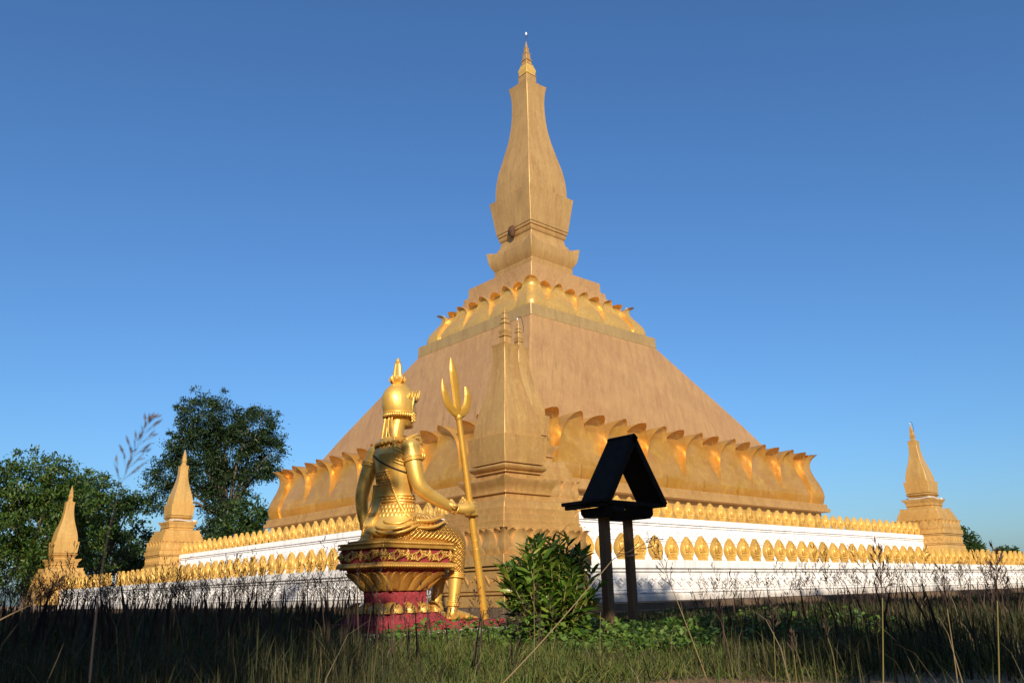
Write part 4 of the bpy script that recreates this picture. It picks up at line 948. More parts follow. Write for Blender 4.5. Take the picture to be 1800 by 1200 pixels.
# ================================================================== PLANTS
def leaf_arrays(Pn, D, N, L, W, curl=0.12):
    """leaf blades: base point, direction, face normal, length, width -> verts, tris (4 verts, bent along the midrib)"""
    Pn = np.asarray(Pn, np.float32); D = D/np.linalg.norm(D, axis=1, keepdims=True)
    S = np.cross(D, N); S /= np.linalg.norm(S, axis=1, keepdims=True)+1e-9; N2 = np.cross(S, D)
    L = np.broadcast_to(np.asarray(L, np.float32), (len(Pn),))[:, None]; W = np.broadcast_to(np.asarray(W, np.float32), (len(Pn),))[:, None]
    mid = Pn+D*L*0.45
    V = np.stack([Pn, mid+S*W*0.5+N2*W*curl, Pn+D*L-N2*L*0.10, mid-S*W*0.5+N2*W*curl], 1).reshape(-1, 3)
    b = (np.arange(len(Pn))*4)[:, None]; T = np.concatenate([b+np.array([[0, 1, 2]]), b+np.array([[0, 2, 3]])], 0)
    return V, T

def crown(lobes, nclump, nleaf, cr, L, W, seed, shell=0.55, droop=0.25):
    r_ = np.random.default_rng(seed); lob = np.array(lobes, float)
    vol = lob[:, 3]*lob[:, 4]*lob[:, 5]; pick = r_.choice(len(lob), nclump, p=vol**0.75/np.sum(vol**0.75))
    d = r_.normal(size=(nclump, 3)); d /= np.linalg.norm(d, axis=1, keepdims=True)
    rad = (shell + (1-shell)*r_.random(nclump))**0.8
    C = lob[pick, :3] + d*lob[pick, 3:6]*rad[:, None]
    far = r_.random(nclump) < 0.24; C[far] = (lob[pick, :3]+d*lob[pick, 3:6]*(1.0+0.42*r_.random(nclump))[:, None])[far]
    size = cr*(0.6+0.8*r_.random(nclump))*np.where(far, 0.6, 1.0)
    Pn = np.repeat(C, nleaf, 0) + r_.normal(size=(nclump*nleaf, 3))*np.repeat(size, nleaf)[:, None]*np.array([0.5, 0.5, 0.32])
    out = np.repeat(d, nleaf, 0); D = out*0.7 + r_.normal(size=Pn.shape)*0.8; D[:, 2] -= droop
    N = r_.normal(size=Pn.shape)*0.7 + np.array([0, 0, 1.0])
    l = L*(0.6+0.8*r_.random(len(Pn)))
    return leaf_arrays(Pn, D, N, l, l*W)

def tree(name, label, base, lobes, nclump, nleaf, cr, L, W, mat, seed, trunk_r, group=None, twigs=10, fork=0.45):
    """lobes in world coordinates (x, y, z, rx, ry, rz)"""
    root = empty(name, base); tag(root, label, 'tree', group); b = Vector(base); r_ = random.Random(seed)
    V, T = crown(lobes, nclump, nleaf, cr, L, W, seed); V = V - np.array(base, np.float32)
    tri_mesh('crown', V, T, mat, root)
    tr = MB(); topz = max(l[2] for l in lobes)-b.z
    cx = sum(l[0] for l in lobes)/len(lobes)-b.x; cy = sum(l[1] for l in lobes)/len(lobes)-b.y
    f = Vector((cx*0.3, cy*0.3, topz*fork))
    tr.tube([(0, 0, -0.1), (0.02, 0.0, topz*0.03), f*0.5+Vector((r_.uniform(-.2, .2), r_.uniform(-.2, .2), 0)), f], [trunk_r*1.35, trunk_r*1.05, trunk_r*0.9, trunk_r*0.75], 10)
    for l in lobes:
        c = Vector(l[:3])-b
        for q in range(max(1, twigs//len(lobes)+1)):
            e = c + Vector((r_.uniform(-.6, .6)*l[3], r_.uniform(-.6, .6)*l[4], r_.uniform(-.4, .7)*l[5]))
            m = f.lerp(e, 0.5)+Vector((r_.uniform(-.3, .3), r_.uniform(-.3, .3), r_.uniform(0, .5)))
            tr.tube([f*0.9, m, e], [trunk_r*0.45, trunk_r*0.28, trunk_r*0.06], 6)
    tr.build('trunk', M_BARK, root, True)
    return root
def lobes_at(rows):
    out = []
    for u, v, D, rx, ry, rz in rows:
        p = at(u, v, D); out.append((p.x, p.y, p.z, rx, ry, rz))
    return out
def base_at(u, D):
    p = at(u, 1040, D); return (p.x, p.y, 0.0)
G = 'trees behind the left walls'
PX = 82/1475
tree('tall_tree', 'tallest dark tree with two rounded heads behind the left walls', base_at(395, 82),
     lobes_at([(358, 735, 82, 2.1, 2.4, 2.2), (445, 752, 82, 2.0, 2.4, 1.9), (400, 745, 82, 1.2, 1.6, 1.6), (340, 790, 82, 2.0, 2.2, 1.6), (400, 800, 82, 2.2, 2.4, 2.4), (465, 795, 82, 1.7, 2.0, 2.0), (300, 835, 82, 2.0, 2.0, 1.4), (285, 880, 82, 1.6, 1.8, 1.1), (395, 880, 82, 1.8, 2.2, 3.2), (360, 840, 82, 2.0, 2.0, 1.6), (455, 830, 82, 1.4, 1.6, 1.0), (395, 950, 82, 1.6, 2, 3.0)]), 1050, 52, 0.74, 0.29, 0.36, M_LEAF_C, 11, 0.42, G, 16, 0.5)
tree('leafy_tree', 'broad low tree filling the far left edge behind the last stupa', base_at(45, 66),
     lobes_at([(70, 850, 66, 2.6, 2.6, 1.9), (20, 870, 66, 2.6, 2.6, 2.0), (120, 880, 66, 2.2, 2.4, 1.8), (50, 930, 66, 3.2, 2.6, 2.4), (115, 950, 66, 2.6, 2.4, 2.2), (-20, 930, 66, 2.8, 2.6, 2.6), (30, 990, 66, 3.0, 2.4, 2.0), (110, 1010, 66, 2.4, 2.4, 1.8)]), 760, 48, 0.74, 0.28, 0.38, M_LEAF_B, 12, 0.30, G, 14, 0.4)
tree('leafy_tree', 'spreading tree with an open side branch between the two left stupas', base_at(180, 72),
     lobes_at([(150, 865, 72, 2.2, 2.2, 1.4), (205, 875, 72, 1.9, 2.0, 0.9), (170, 920, 72, 2.0, 2.2, 1.6), (225, 885, 72, 1.0, 1.2, 0.7), (190, 965, 72, 2.4, 2.2, 2.0), (220, 895, 72, 0.9, 1.0, 0.5)]), 320, 44, 0.62, 0.27, 0.38, M_LEAF_A, 13, 0.26, G, 12, 0.45)
tree('leafy_tree', 'low dark tree between the two left stupas, under the power lines', base_at(255, 78),
     lobes_at([(245, 960, 78, 2.4, 2.2, 1.5), (215, 1000, 78, 2.4, 2.2, 1.6), (275, 990, 78, 2.0, 2.0, 1.6)]), 170, 32, 0.7, 0.34, 0.45, M_LEAF_A, 14, 0.2, G, 8, 0.4)
tree('leafy_tree', 'rounded green tree just left of the great dome, below the tallest tree', base_at(445, 74),
     lobes_at([(440, 905, 74, 1.8, 2.0, 1.5), (420, 940, 74, 2.0, 2.0, 1.6), (465, 935, 74, 1.5, 1.8, 1.6), (440, 975, 74, 2.2, 2.2, 1.6)]), 200, 32, 0.65, 0.33, 0.45, M_LEAF_A, 15, 0.2, G, 8, 0.4)
tree('leafy_tree', 'dark tree low behind the tallest tree, right of the clothed stupa', base_at(345, 88),
     lobes_at([(345, 965, 88, 2.4, 2.2, 2.0), (370, 985, 88, 2.4, 2.2, 1.8)]), 130, 32, 0.7, 0.34, 0.45, M_LEAF_C, 16, 0.2, G, 6, 0.4)
tree('leafy_tree', 'small tree peeping over the right wall beside the right stupa', base_at(1700, 95),
     lobes_at([(1694, 950, 95, 0.7, 0.9, 1.1), (1706, 970, 95, 1.2, 1.2, 0.9)]), 70, 30, 0.6, 0.34, 0.45, M_LEAF_A, 17, 0.2, 'trees behind the right wall', 6, 0.4)
tree('leafy_tree', 'tiny distant tree top near the right edge above the wall', base_at(1765, 120),
     lobes_at([(1770, 970, 120, 1.0, 1.0, 0.5)]), 36, 30, 0.6, 0.36, 0.45, M_LEAF_A, 18, 0.2, 'trees behind the right wall', 4, 0.4)

# trees behind the photographer: they stand in the light and shade the meadow
def vnoise_deg(a):
    return 0.5+0.22*np.sin(a*23)+0.16*np.sin(a*51+1)+0.12*np.sin(a*97+2)
n_r = Vector((math.sin(SUN_AZ), -math.cos(SUN_AZ), 0)); n_t = Vector((math.cos(SUN_AZ), math.sin(SUN_AZ), 0)); TE = math.tan(SUN_EL)
def shade_tree(label, q0, q1, ref, ztop_ref, zbot_ref, back, seed, dens=1.0):
    """crown between lateral positions q0..q1 whose shadow reaches height ztop_ref at world point ref"""
    t_ref = Vector(ref).dot(n_t); t = CAM.dot(n_t)-back
    zt = ztop_ref+(t_ref-t)*TE; zb = max(0.25, zbot_ref+(t_ref-t)*TE)
    c = n_r*((q0+q1)/2)+n_t*t
    lob = []; r_ = random.Random(seed); wq = (q1-q0)/2; nz = max(2, int((zt-zb)/1.3)); nq = max(2, int(round((q1-q0)/1.2)))
    for i in range(nq):
        for j in range(nz):
            q = q0 + (i+0.5)*(q1-q0)/nq; z = zb+(j+0.5)*(zt-zb)/nz; p = n_r*q+n_t*(t+r_.uniform(-.5, .5))
            lob.append((p.x, p.y, z+r_.uniform(-.15, .15), (q1-q0)/nq*0.60, (q1-q0)/nq*0.60, (zt-zb)/nz*0.60))
    nc = int((q1-q0)*(zt-zb)*5*dens)
    return tree('shade_tree', label, (c.x, c.y, 0.0), lob, max(60, nc), 26, 0.7, 0.42, 0.55, M_LEAF_A, seed, 0.22, 'trees behind the camera', 6, 0.3)
ST_REF = (-29.5, -27.9, 0)
shade_tree('bushy tree behind the camera, shading the statue\'s left arm', -13.2, -9.05, ST_REF, 3.0, -3.0, 7, 31, 2.6)
shade_tree('bushy tree behind the camera, second to the left', -18, -12.5, (-22.65, -5, 0), -1.5, -9, 8, 32, 1.3)
shade_tree('bushy tree behind the camera, third to the left', -25, -18, (-22.65, 5, 0), -1.4, -9, 8, 33, 1.2)
shade_tree('bushy tree behind the camera, farthest left', -35, -25, (-22.65, 17, 0), -1.2, -9, 9, 34, 1.2)
shade_tree('tall-stemmed tree behind the camera, shading the roofed stand', -5.66, -3.6, (-28.34, -31.4, 0), 2.75, 0.75, 7, 35, 2.0)
shade_tree('shrubby tree behind the camera, shading the right-hand grass', -4.1, -3.2, (-28.34, -31.4, 0), 1.5, -3.0, 6.5, 40, 1.6)
shade_tree('slender tree behind the camera, right of the one shading the stand', -3.3, -0.6, (-18, -22.65, 0), 0.8, -2.05, 7.5, 39, 0.6)
shade_tree('low tree behind the camera, just right of the gap', -0.6, 6, (-12, -22.65, 0), -1.6, -3.4, 8, 36, 1.2)
shade_tree('bushy tree behind the camera, second to the right', 6, 15.5, (-2, -22.65, 0), -1.7, -6.0, 8, 37, 1.2)
shade_tree('bushy tree behind the camera, farthest right', 15.5, 28, (10, -22.65, 0), -1.7, -8.0, 9, 38, 1.2)

# unseen wood added behind the camera to block low skylight, kept below the sun
wr_ = np.random.default_rng(91); N = 26000
az = SUN_AZ+math.pi+np.radians(wr_.uniform(-125, 125, N)); rad = 46+10*wr_.random(N)**1.5
off = np.degrees(np.abs(np.angle(np.exp(1j*(az-SUN_AZ-math.pi)))))
hmax = (8.0 + 13.0*np.clip((off-18)/25, 0, 1))*(0.82+0.36*vnoise_deg(az))
z = hmax*wr_.random(N)**0.8
Pn = np.stack([CAM.x+6+rad*np.cos(az), CAM.y+6+rad*np.sin(az), z], 1)
V, T = leaf_arrays(Pn, wr_.normal(size=(N, 3)), wr_.normal(size=(N, 3)), 1.5+1.2*wr_.random(N), 1.3, 0.1)
tag(tri_mesh('sky_screen_woods', V, T, M_LEAF_A), 'dark wood added unseen behind the viewer to block low skylight', 'sky_screen_woods', kind='stuff')

# ------------------------------------------------------------------ the shrub by the stand
bush = empty('leafy_shrub', (-29.60, -31.33, 0)); tag(bush, 'dense shrub with long glossy green leaves in front of the nearest stupa', 'shrub')
br = np.random.default_rng(5); stems = MB(); LP, LD, LN, LL, LW = [], [], [], [], []
right = np.array(_rt); depth_ = np.array((_rt.y*-1, _rt.x, 0.0))
for i in range(120):
    a = br.uniform(0, 2*math.pi); rr = math.sqrt(br.random()); lean = 0.62*rr
    px = math.cos(a)*lean; py = math.sin(a)*lean*0.8; top = 1.30-0.36*rr**2-0.34*br.random()
    if br.random() < 0.30: top *= 0.62
    b0 = np.array([px*0.25, py*0.25, 0.0]); e = np.array([px, py, max(0.3, top)]); md_ = (b0+e)/2+np.array([px*0.12, py*0.12, 0.1])
    stems.tube([tuple(b0), tuple(md_), tuple(e)], [0.010, 0.008, 0.004], 5)
    nl = int(20+10*br.random())
    for k in range(nl):
        f = 0.22+0.78*(k/nl)**0.75; p = (1-f)**2*b0+2*f*(1-f)*md_+f*f*e
        ang = k*2.4+br.uniform(-.4, .4); up_ = 0.30+0.75*(f**3)+br.normal(0, 0.22); d = np.array([math.cos(ang), math.sin(ang), up_]); 
        if f < 0.7: d[2] -= 0.35
        l = br.uniform(0.13, 0.22)*(1.1 if f < 0.9 else 1.0)
        LP.append(p); LD.append(d); LN.append(np.array([0, 0, 1.0])+br.normal(size=3)*0.45); LL.append(l); LW.append(l*br.uniform(0.17, 0.25))
LP, LD, LN, LL, LW = map(np.array, (LP, LD, LN, LL, LW))
def lance(Pn, D, N, L, W):
    """six-vert lance leaf folded at the midrib, tip drooping"""
    D = D/np.linalg.norm(D, axis=1, keepdims=True); S = np.cross(D, N); S /= np.linalg.norm(S, axis=1, keepdims=True)+1e-9; N2 = np.cross(S, D)
    L = L[:, None]; W = W[:, None]
    a = Pn+D*L*0.30; b = Pn+D*L*0.68-N2*L*0.05; tip = Pn+D*L-N2*L*0.16
    V = np.stack([Pn, a+S*W*.5+N2*W*.12, a, a-S*W*.5+N2*W*.12, b+S*W*.42+N2*W*.1, b, b-S*W*.42+N2*W*.1, tip], 1).reshape(-1, 3)
    t = np.array([[0, 1, 2], [0, 2, 3], [1, 4, 5], [1, 5, 2], [2, 5, 6], [2, 6, 3], [4, 7, 5], [5, 7, 6]]); o = (np.arange(len(Pn))*8)[:, None, None]
    return V, (o+t[None]).reshape(-1, 3)
tocam = np.array((CAM.x+29.6, CAM.y+31.33)); tocam /= np.linalg.norm(tocam)
front = LP[:, 0]*tocam[0]+LP[:, 1]*tocam[1]; sel = np.argsort(-front-0.3*br.random(len(front)))[:70]
mask = np.ones(len(LP), bool); mask[sel] = False
V, T = lance(LP[mask], LD[mask], LN[mask], LL[mask], LW[mask]); tag(tri_mesh('foliage', V, T, M_BUSH, bush), kind='stuff')
for i in sel:
    V, T = lance(LP[i:i+1], LD[i:i+1], LN[i:i+1], LL[i:i+1]*1.08, LW[i:i+1]*1.15); tri_mesh('leaf', V, T, M_YELLOWLEAF if br.random() < 0.07 else M_BUSH, bush)
stems.build('stems', M_GREENSTEM, bush, True)

# ------------------------------------------------------------------ meadow
def keep(x, y):
    k = ~((np.abs(x) < 24.65) & (np.abs(y) < 24.65))
    lx = (x-O_ST[0])*math.cos(RZ)+(y-O_ST[1])*math.sin(RZ); ly = -(x-O_ST[0])*math.sin(RZ)+(y-O_ST[1])*math.cos(RZ)
    return k & ~((lx > -0.16) & (lx < 2.48) & (ly > -0.22) & (ly < 1.28))
def polar(N, d0, d1, a0, a1, r_, pw=2.0):
    D = (d0**pw+(d1**pw-d0**pw)*r_.random(N))**(1/pw); A = np.radians(a0+(a1-a0)*r_.random(N))     # angle to the right of the view
    th = YAW-A; return CAM.x+D*np.cos(th), CAM.y+D*np.sin(th), D, np.degrees(A)
def vnoise(x, y, s, seed):
    r_ = np.random.default_rng(seed); g_ = r_.random((64, 64)); xi = x/s; yi = y/s; x0 = np.floor(xi).astype(int); y0_ = np.floor(yi).astype(int); fx = xi-x0; fy = yi-y0_
    fx = fx*fx*(3-2*fx); fy = fy*fy*(3-2*fy); q = lambda i, j: g_[i % 64, j % 64]
    return q(x0, y0_)*(1-fx)*(1-fy)+q(x0+1, y0_)*fx*(1-fy)+q(x0, y0_+1)*(1-fx)*fy+q(x0+1, y0_+1)*fx*fy
def height_map(A, D, x, y):
    """typical grass height: tall at the left, low in the clearing, middling at the right"""
    left = 1/(1+np.exp((A+9.5)/1.8)); rightw = 1/(1+np.exp(-(A-14)/2.2)); mid = 1-np.clip(left+rightw, 0, 1)
    h = (left*0.40 + rightw*0.27)*np.clip(1.12-0.012*D, 0.7, 1.0) + mid*0.12
    return h*(0.6+0.8*vnoise(x, y, 1.3, 3))
def blades(N, d0, d1, a0, a1, seed, wid, pw=1.6, hs=1.0, bare=True):
    r_ = np.random.default_rng(seed); x, y, D, A = polar(N, d0, d1, a0, a1, r_, pw); h = height_map(A, D, x, y)*hs*(0.55+0.75*r_.random(N))
    k = keep(x, y)
    if bare:
        n1 = vnoise(x, y, 1.1, 9); sand = (A > 1) & (D < 6.9-0.02*np.abs(A)) & (n1 > 0.34); k &= ~(sand & (r_.random(N) < 0.93)); k &= ~((A > -5) & (A < 12) & (D < 7) & (r_.random(N) < 0.5))
    x, y, D, A, h = x[k], y[k], D[k], A[k], h[k]; N = len(x); th = r_.random(N)*2*math.pi; ln = h*(0.08+0.85*r_.random(N)**1.8); h = h*(1-0.25*ln/h)
    w = wid*(0.6+0.8*r_.random(N))*np.clip(D/9, 0.55, 1.6); sx, sy = np.cos(th+1.57)*w/2, np.sin(th+1.57)*w/2; dx, dy = np.cos(th)*ln, np.sin(th)*ln
    z = np.zeros(N)
    V = np.stack([np.stack([x-sx, y-sy, z], 1), np.stack([x+sx, y+sy, z], 1), np.stack([x+dx*.35-sx*.8, y+dy*.35-sy*.8, h*.62], 1), np.stack([x+dx*.35+sx*.8, y+dy*.35+sy*.8, h*.62], 1), np.stack([x+dx, y+dy, h*.97], 1)], 1).reshape(-1, 3)
    o = (np.arange(N)*5)[:, None, None]; T = (o+np.array([[0, 1, 3], [0, 3, 2], [2, 3, 4]])[None]).reshape(-1, 3); return V, T
def join(parts):
    V = []; T = []; o = 0
    for v, t in parts: V.append(v); T.append(t+o); o += len(v)
    return np.concatenate(V), np.concatenate(T)
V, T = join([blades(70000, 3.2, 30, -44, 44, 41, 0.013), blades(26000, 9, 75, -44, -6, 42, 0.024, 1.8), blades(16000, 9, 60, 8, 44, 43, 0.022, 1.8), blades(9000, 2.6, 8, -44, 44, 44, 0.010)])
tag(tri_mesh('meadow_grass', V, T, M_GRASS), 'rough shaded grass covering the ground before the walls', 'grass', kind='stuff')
# bent dry stems scattered through the meadow
def dry_stems(N, d0, d1, a0, a1, seed, h0, h1):
    r_ = np.random.default_rng(seed); x, y, D, A = polar(N, d0, d1, a0, a1, r_, 1.4); k = keep(x, y); x, y, D = x[k], y[k], D[k]; n = len(x)
    h = h0+(h1-h0)*r_.random(n); th = r_.random(n)*2*math.pi; ln = h*(0.15+0.9*r_.random(n)**1.5); w = 0.0030*np.clip(D/6, 0.7, 1.6)*(0.6+0.8*r_.random(n))
    pts = []
    for f in (0.0, 0.35, 0.7, 1.0):
        cx = x+np.cos(th)*ln*f**1.6; cy = y+np.sin(th)*ln*f**1.6; cz = h*np.sin(f*1.45)/np.sin(1.45)*(1-0.15*f*ln/h); ww = w*(1-0.75*f)
        pts += [np.stack([cx-np.sin(YAW)*ww, cy+np.cos(YAW)*ww, cz], 1), np.stack([cx+np.sin(YAW)*ww, cy-np.cos(YAW)*ww, cz], 1)]
    V = np.stack(pts, 1).reshape(-1, 3); o = (np.arange(n)*8)[:, None, None]
    T = (o+np.array([[0, 1, 3], [0, 3, 2], [2, 3, 5], [2, 5, 4], [4, 5, 7], [4, 7, 6]])[None]).reshape(-1, 3); return V, T
V, T = join([dry_stems(130, 3.4, 10, -42, -8, 47, 0.2, 0.6), dry_stems(70, 3.6, 10, 10, 42, 48, 0.15, 0.5), dry_stems(40, 4.6, 10, -8, 10, 49, 0.08, 0.3), dry_stems(120, 10, 24, -42, 42, 50, 0.3, 0.7)])
tag(tri_mesh('dry_stems', V, T, M_DRY), 'thin bent dry stems standing among the dark grass', 'grass', kind='stuff')
# short fresh grass of the clearing, sunlight put into its brighter green
def short_blades(N, d0, d1, a0, a1, seed):
    r_ = np.random.default_rng(seed); x, y, D, A = polar(N, d0, d1, a0, a1, r_, 1.6); k = keep(x, y) & (vnoise(x, y, 0.7, 31) > 0.28) & ~((D < 6.6) & (A > 1) & (vnoise(x, y, 1.1, 9) > 0.34) & (r_.random(N) < 0.93)); x, y, D = x[k], y[k], D[k]; n = len(x)
    d = r_.normal(size=(n, 3))*np.array([0.55, 0.55, 0.1])+np.array([0, 0, 0.8]); l = (0.05+0.16*r_.random(n))*(0.6+0.8*vnoise(x, y, 0.6, 12))
    return leaf_arrays(np.stack([x, y, np.zeros(n)], 1), d, r_.normal(size=(n, 3)), l, 0.007*np.clip(D/8, 0.7, 1.5), 0.0)
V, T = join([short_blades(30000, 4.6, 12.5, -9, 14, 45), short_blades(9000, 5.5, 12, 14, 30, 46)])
tag(tri_mesh('short_grass', V, T, M_FRESH_SUNLIT), 'short fresh sun-brightened green grass in the sunny clearing before the stand', 'grass', kind='stuff')
# low green weeds in the sunny clearing
wr = np.random.default_rng(51); parts = []
for (N, d0, d1, a0, a1) in ((5200, 7.6, 12.0, 3, 13), (2600, 8.6, 12.0, -9, 3), (2600, 9, 16, 12, 24)):
    x, y, D, A = polar(N, d0, d1, a0, a1, wr); k = keep(x, y) & (vnoise(x, y, 0.8, 21) > 0.36); x, y = x[k], y[k]; n = len(x)
    Pn = np.stack([x, y, 0.02+0.24*wr.random(n)*vnoise(x, y, 0.5, 8)*1.6], 1); dd = wr.normal(size=(n, 3)); dd[:, 2] = np.abs(dd[:, 2])*0.5
    l = 0.035+0.045*wr.random(n); parts.append(leaf_arrays(Pn, dd, np.array([0, 0, 1.0])+0.5*wr.normal(size=(n, 3)), l, l*0.75))
V, T = join(parts); tag(tri_mesh('ground_weeds', V, T, M_WEED), 'bright low green weeds growing round the stand and the statue', 'weeds', kind='stuff')

def panicle(base, tip, nb, spread, r_, spike, thin):
    """seed head along base->tip: side branches with spikelets. returns (stem verts/tris, spikelet verts/tris)"""
    base = np.asarray(base, float); tip = np.asarray(tip, float); ax_ = tip-base; L = np.linalg.norm(ax_); ax_ /= L
    a = np.cross(ax_, [0.3, 0.9, 0.1]); a /= np.linalg.norm(a); b = np.cross(ax_, a); PP, DD, NN, LL_, WW = [], [], [], [], []; SP, SD, SL = [], [], []
    for i in range(nb):
        f = i/nb; th = i*2.2+r_.uniform(-.5, .5); d = ax_*0.75+(a*math.cos(th)+b*math.sin(th))*spread*(1-0.35*f); d /= np.linalg.norm(d)
        p = base+ax_*L*f; bl_ = L*(0.42-0.24*f)*r_.uniform(0.7, 1.15); SP.append(p); SD.append(d); SL.append(bl_)
        for g_ in (0.55, 0.8, 1.0):
            PP.append(p+d*bl_*g_*0.82); DD.append(d+r_.normal(size=3)*0.22); LL_.append(spike*r_.uniform(0.8, 1.3))
    PP.append(base+ax_*L*0.93); DD.append(ax_); LL_.append(spike*1.2)
    PP, DD, LL_ = np.array(PP), np.array(DD), np.array(LL_); SP, SD, SL = np.array(SP), np.array(SD), np.array(SL)
    s1 = leaf_arrays(SP, SD, r_.normal(size=SP.shape), SL, thin, 0)
    s2 = leaf_arrays(PP, DD, r_.normal(size=PP.shape), LL_, LL_*0.24, 0)
    return s1, s2
sr = np.random.default_rng(61); parts = []
def seeding(N, d0, d1, a0, a1, hmin, hmax, pw=1.5):
    x, y, D, A = polar(N, d0, d1, a0, a1, sr, pw); k = keep(x, y); x, y, D = x[k], y[k], D[k]
    for xi, yi, Di in zip(x, y, D):
        h = sr.uniform(hmin, hmax); th = sr.uniform(0, 6.28); ln = h*sr.uniform(0.05, 0.35); b0 = np.array([xi, yi, 0.0]); e = b0+np.array([math.cos(th)*ln, math.sin(th)*ln, h]); pb = b0+(e-b0)*sr.uniform(0.66, 0.8)
        pb[:2] = b0[:2]+(pb[:2]-b0[:2])*0.8
        w = 0.0035*max(1.0, Di/9)
        d = pb-b0; parts.append(leaf_arrays(b0[None], d[None], sr.normal(size=(1, 3)), np.linalg.norm(d)*1.02, w*1.6, 0))
        s1, s2 = panicle(pb, e, int(sr.uniform(7, 12)), sr.uniform(0.25, 0.6), sr, 0.028*max(1, Di/13), w*0.7); parts.extend((s1, s2))
seeding(620, 7.0, 26, -34, -9, 0.7, 1.15); seeding(260, 9, 45, -36, -16, 0.75, 1.3); seeding(60, 6, 12, -9, 3, 0.35, 0.7); seeding(230, 6.5, 20, 12, 40, 0.5, 0.95); seeding(90, 14, 24, 20, 38, 0.7, 1.1)
V, T = join(parts); tag(tri_mesh('seeding_grass', V, T, M_SEED), 'thin purplish seed heads of the tall grass against the white walls', 'grass', kind='stuff')

def stalk(label, pts, pan, nb, r0, stem_mat, spike=0.03, spread=0.45, seed=1, seed_mat=None):
    """one tall stalk: pts (u, v, distance) from foot to the start of the seed head, pan = tip (u, v, distance)"""
    r_ = np.random.default_rng(seed); P_ = [at(*q) for q in pts]; root = empty('grass_stalk', (P_[0].x, P_[0].y, max(0.0, P_[0].z))); tag(root, label, 'grass stalk', 'single tall grass stalks'); b = root.location.copy()
    p, _ = dense([tuple(q-b) for q in P_], [1]*len(P_), 5)
    m = MB(); k = len(p); m.tube(p, [r0*(1-0.45*i/(k-1)) for i in range(k)], 6); m.build('stem', stem_mat, root, True)
    if pan is not None:
        tip = at(*pan)-b; s1, s2 = panicle(p[-1], tuple(tip), nb, spread, r_, spike, r0*0.6)
        ax2 = MB(); ax2.tube([p[-1], tuple((Vector(p[-1])+tip)/2), tuple(tip)], [r0*0.55, r0*0.4, r0*0.15], 5)
        V = np.concatenate([np.array(ax2.v), s1[0], s2[0]]); q = []
        for f in ax2.f:
            for j in range(1, len(f)-1): q.append((f[0], f[j], f[j+1]))
        T = np.concatenate([np.array(q), s1[1]+len(ax2.v), s2[1]+len(ax2.v)+len(s1[0])]); tri_mesh('seed_head', V, T, seed_mat or M_SEED, root)
    return root
stalk('dark feathery grass head leaning right against the sky above the left trees', [(150, 1290, 0.85), (165, 1100, 0.85), (185, 950, 0.85), (212, 852, 0.85)], (264, 738, 0.85), 17, 0.0004, M_SEEDNEAR, 0.0092, 0.50, 71, M_SEEDNEAR)
stalk('thick pinkish dry stalk slanting across the shrub', [(860, 1225, 4.6), (942, 1140, 4.7), (1010, 1062, 4.8), (1078, 982, 4.9)], (1155, 945, 4.9), 8, 0.0045, M_STRAW, 0.03, 0.35, 72)
stalk('upright yellow stalk with feathery head, middle of the right grass', [(1552, 1330, 4.0), (1553, 1200, 4.0), (1551, 1050, 4.0)], (1545, 962, 4.0), 15, 0.0042, M_GREENSTEM, 0.032, 0.5, 73)
stalk('upright greenish stalk with wide seed head, nearest the right edge', [(1757, 1330, 4.0), (1757, 1200, 4.0), (1753, 1055, 4.0)], (1750, 970, 4.0), 15, 0.0042, M_GREENSTEM, 0.032, 0.5, 74)
stalk('pale slanting stalk with fine head below the right stupa', [(1690, 1260, 4.4), (1683, 1190, 4.4), (1665, 1070, 4.4)], (1652, 1000, 4.4), 15, 0.0035, M_STRAW, 0.026, 0.45, 75)
stalk('short stalk with loose seed head standing right of the stand', [(1364, 1300, 4.2), (1364, 1190, 4.2), (1360, 1110, 4.2)], (1358, 1058, 4.2), 12, 0.003, M_GREENSTEM, 0.028, 0.55, 76)
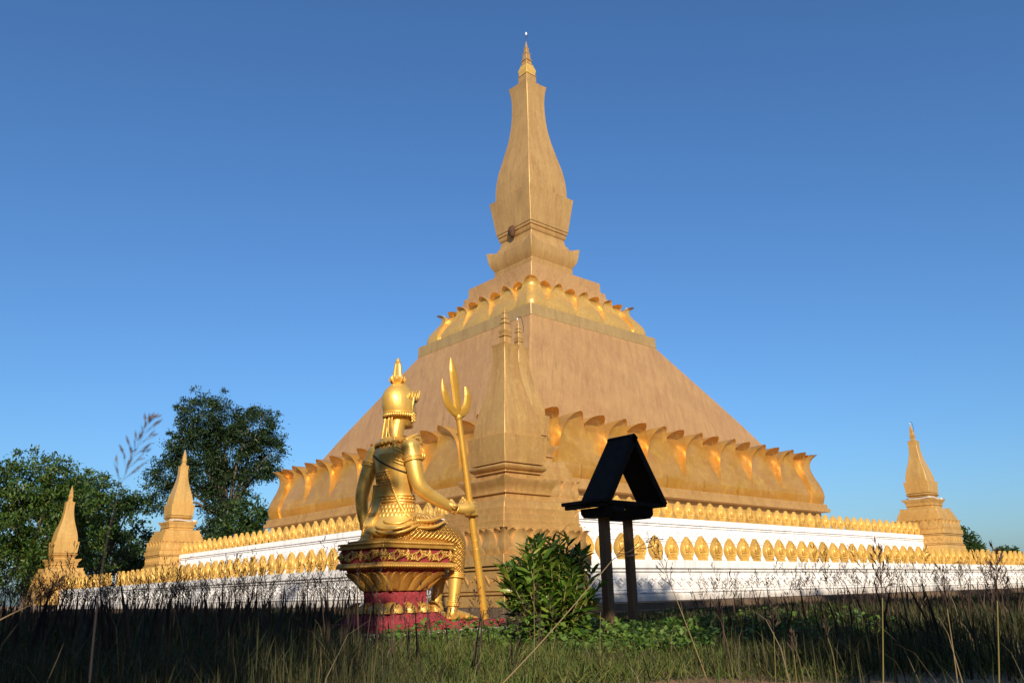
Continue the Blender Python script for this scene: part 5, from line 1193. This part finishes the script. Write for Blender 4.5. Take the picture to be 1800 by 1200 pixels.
stalk('pale stalk leaning left from the clearing, seed head before the white wall', [(1245, 1200, 5.0), (1212, 1110, 5.0), (1180, 1030, 5.0)], (1150, 955, 5.0), 13, 0.004, M_STRAW, 0.03, 0.45, 77)
stalk('small drooping seed stalk low in the sandy patch', [(1402, 1300, 3.8), (1401, 1200, 3.8), (1396, 1150, 3.8)], (1392, 1112, 3.8), 9, 0.0028, M_GREENSTEM, 0.025, 0.4, 78)
stalk('bent seed stalk beside the sandy patch, left of the yellow stalk', [(1478, 1300, 4.6), (1470, 1160, 4.6), (1455, 1120, 4.6)], (1450, 1090, 4.6), 8, 0.0028, M_GREENSTEM, 0.025, 0.4, 79)
stalk('pale dry stem in the dark grass below the clothed stupa', [(330, 1200, 6.0), (318, 1110, 6.0), (304, 1056, 6.0)], None, 0, 0.0026, M_STRAW, seed=80)
stalk('thin upright stem before the left part of the shrub', [(940, 1180, 6.0), (939, 1080, 6.0), (938, 985, 6.0)], None, 0, 0.0026, M_STRAW, seed=81)
stalk('thin pale stem standing close before the dark front post', [(1056, 1210, 6.2), (1054, 1120, 6.2), (1056, 1075, 6.2)], None, 0, 0.0026, M_STRAW, seed=82)
stalk('brown seed stalk bending in at the left edge', [(-30, 1105, 3.0), (20, 1078, 3.0), (60, 1060, 3.0)], (105, 1022, 3.0), 10, 0.003, M_STRAW, 0.025, 0.35, 83)
for i, (u, v0, v1, D, dx, ph) in enumerate(((100, 1210, 1130, 4.0, 40, 'leftmost'), (215, 1205, 1145, 4.2, 12, 'second'), (410, 1205, 1120, 4.6, -15, 'third'))):
    stalk('straw coloured blade in the dark grass, %s of the three at the bottom left' % ph, [(u-dx, v0+40, D), (u, v1+30, D), (u+dx*0.3, v1, D)], None, 0, 0.0026, M_STRAW, seed=90+i)

# power lines far behind the left trees
for i, (va, vb) in enumerate(((905, 938), (915, 946))):
    a, b = at(120, va+12, 130), at(470, vb+8, 130); m = MB(); m.tube([a.lerp(b, q/12)-Vector((0, 0, 0.8*math.sin(math.pi*q/12))) for q in range(13)], 0.025, 5)
    tag(m.build('power_line', M_BLACK), '%s of two thin power lines behind the left stupas' % ('upper' if i == 0 else 'lower'), 'cable')
